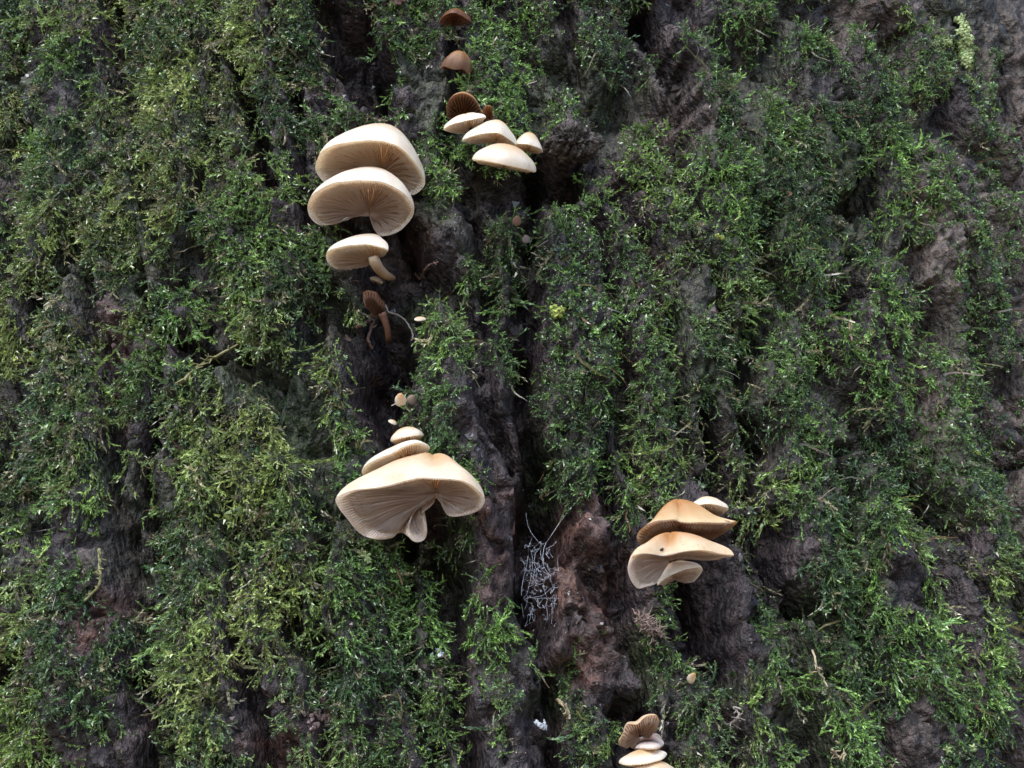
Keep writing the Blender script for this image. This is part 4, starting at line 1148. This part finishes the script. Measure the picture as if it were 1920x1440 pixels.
def lump(name, label, cat, spots, mat, seed, lift=0.0, parent=None, squash=0.7):
    """rough knobbly bodies sitting on the bark: spots (x, y, radius px)"""
    r = np.random.default_rng(seed)
    parts = []
    nu, nv = 14, 9
    for (x, y, rad) in spots:
        P, Nn = bark_point(np.array([float(x)]), np.array([float(y)]), lift)
        P, n = P[0], norm(Nn[0])
        n = norm(n + np.array([0, -0.8, 0.0]))
        s1 = norm(np.cross(n, np.array([0.2, 0.1, 1.0]))); s2 = np.cross(n, s1)
        th = np.linspace(0, 2 * np.pi, nu, endpoint=False)[None]; ph = np.linspace(0.12, np.pi - 0.12, nv)[:, None]
        k = r.random(3) * 9
        rr = rad * 0.00026 * (1 + 0.22 * np.sin(3 * th + k[0]) * np.sin(2 * ph + k[1]) + 0.16 * np.sin(5 * th + 3 * ph + k[2]) + r.normal(0, 0.07, (nv, nu)))
        X = rr * np.sin(ph) * np.cos(th); Y = rr * np.sin(ph) * np.sin(th); Z = rr * np.cos(ph) * squash
        V = P + X[..., None] * s1 + Y[..., None] * s2 + Z[..., None] * n
        V = np.concatenate([V.reshape(-1, 3), V[0].mean(0)[None], V[-1].mean(0)[None]])
        i, j = np.meshgrid(np.arange(nv - 1), np.arange(nu), indexing='ij')
        Q = np.stack([i * nu + j, (i + 1) * nu + j, (i + 1) * nu + (j + 1) % nu, i * nu + (j + 1) % nu], -1).reshape(-1, 4)
        jj = np.arange(nu)
        T = np.concatenate([np.stack([np.full(nu, nv * nu), jj, (jj + 1) % nu], -1), np.stack([np.full(nu, nv * nu + 1), (nv - 1) * nu + (jj + 1) % nu, (nv - 1) * nu + jj], -1)])
        parts.append((V, [Q, T]))
    V, F = join(parts)
    o = mesh_np(name, V, F, mat)
    if cat: tag(o, label, cat)
    if parent: o.parent = parent
    return o
M_PINKC = plain_mat('pinkish_crumb', (0.16, 0.10, 0.095), (0.34, 0.235, 0.215), 700)
r_ = np.random.default_rng(12)
lump('crumbly_lump', 'pinkish granular lump of debris on the bark at the lower left', 'debris', [(612 + r_.normal(0, 10), 1338 + r_.normal(0, 17), r_.uniform(3, 6)) for _ in range(46)] + [(586 + r_.normal(0, 6), 1356 + r_.normal(0, 10), r_.uniform(2, 4)) for _ in range(14)], M_PINKC, 5, 0.002)
M_FLAKE = plain_mat('pink_bark', (0.12, 0.07, 0.065), (0.32, 0.20, 0.18), 300)
lump('bark_flake', 'pinkish brown flake of bark at the top edge above the dark hollow', 'bark flake', [(752, 4, 15), (742, 12, 12), (735, 19, 8)], M_FLAKE, 6, 0.004, squash=0.5)
M_WHITE = plain_mat('white_crumb', (0.30, 0.31, 0.32), (0.62, 0.64, 0.66), 500)
lump('white_crumb', 'small white scrap in the moss at the lower left of the central furrow', 'scrap', [(823, 1239, 6), (828, 1244, 6), (825, 1248, 4)], M_WHITE, 7, 0.020)
lump('white_crumb', 'ragged white scrap in the dark furrow near the bottom edge', 'scrap', [(1003, 1360, 4), (1007, 1363, 4), (1011, 1366, 5), (1015, 1368, 5), (1019, 1370, 4), (1018, 1361, 3), (1017, 1356, 2), (1021, 1366, 3)], M_WHITE, 8, 0.006, squash=0.4)
M_TUFT = plain_mat('dead_tuft', (0.13, 0.09, 0.075), (0.30, 0.21, 0.175), 700)
def dead_tuft():
    r = np.random.default_rng(31)
    parts = []
    for _ in range(150):
        t = r.random()
        x = 1196 + 42 * t + r.normal(0, 6); y = 1163 + 34 * t * t + r.normal(0, 6)
        P = on_trunk(np.array(x), np.array(y), r.uniform(0.002, 0.012))
        d = norm(r.normal(0, 1, 3) + np.array([0, -0.6, 0.4]))
        q = P + np.linspace(0, 1, 5)[:, None] * d * r.uniform(0.002, 0.005) + np.cumsum(r.normal(0, 0.0002, (5, 3)), axis=0)
        parts.append(tube(q, np.linspace(0.0004, 0.00012, 5), 4))
    V, F = join(parts)
    tag(mesh_np('dead_moss_tuft', V, F, M_TUFT), 'tuft of dead pinkish brown moss under the right cluster', 'moss tuft')
dead_tuft()
M_SPECK = plain_mat('dark_speck', (0.02, 0.018, 0.015), (0.05, 0.04, 0.03), 800)

def speck():
    capo = next(o for o in bpy.data.objects if o.name.startswith('cap') and o.parent and o.parent.get('label', '').startswith('wide tan cap'))
    n = len(capo.data.vertices)
    a = np.empty(n * 3, np.float32); capo.data.vertices.foreach_get('co', a)
    W = a.reshape(-1, 3) + np.array(capo.parent.location)
    u, v, z = to_px(W)
    near = np.where(np.hypot(u - 1241, v - 1024.5) < 6)[0]
    P = W[near[np.argmin(z[near])]] - FWD * 0.0002
    d = norm(RGT * 0.8 + UPV * 0.6)
    V, F = tube(P + np.linspace(-1, 1, 9)[:, None] * d * 0.0010, 0.0006 * np.sqrt(np.maximum(1 - np.linspace(-1, 1, 9) ** 2, 0.02)), 8)
    tag(mesh_np('dirt_speck', V, F, M_SPECK), 'dark speck of dirt on the wide tan cap of the right cluster', 'speck')
speck()

def bark_knob():
    """rough broken stub of bark standing out of the trunk"""
    P, Nn = bark_point(np.array([1072.0]), np.array([264.0]), -0.003)
    P, n = P[0], norm(norm(Nn[0]) * 0.4 + np.array([0.0, -1.0, 0.1]))
    s1 = norm(np.cross(n, np.array([0.1, 0.1, 1.0]))); s2 = np.cross(n, s1)
    nu, nv = 110, 60
    th = np.linspace(0, 2 * np.pi, nu, endpoint=False)[None]; ph = np.linspace(0.03, np.pi * 0.72, nv)[:, None]
    X, Y, Z = np.sin(ph) * np.cos(th), np.sin(ph) * np.sin(th), np.cos(ph) + 0 * th
    f = lambda k, sd: fbm(X * k + Z * 1.7 * k * 0.3 + 20, Y * k + Z * k * 0.8 + 20, sd, 4, 0.65)
    rr = 1 + 0.22 * f(1.3, 401) + 0.16 * f(3.2, 405) + 0.11 * f(8.0, 409)
    V = P + (rr * 0.0118 * X)[..., None] * s1 + (rr * 0.0095 * Y)[..., None] * s2 + (rr * 0.0095 * Z)[..., None] * n
    V = np.concatenate([V.reshape(-1, 3), V[0].mean(0)[None]])
    i, j = np.meshgrid(np.arange(nv - 1), np.arange(nu), indexing='ij')
    Q = np.stack([i * nu + j, (i + 1) * nu + j, (i + 1) * nu + (j + 1) % nu, i * nu + (j + 1) % nu], -1).reshape(-1, 4)
    jj = np.arange(nu)
    T = np.stack([np.full(nu, nv * nu), jj, (jj + 1) % nu], -1)
    mesh_np('bark_knob', V, [Q, T], M_BARK, parent=trunk, attrs={'tone': np.tile([0.05, 0.35, 0.1], (len(V), 1))})
bark_knob()
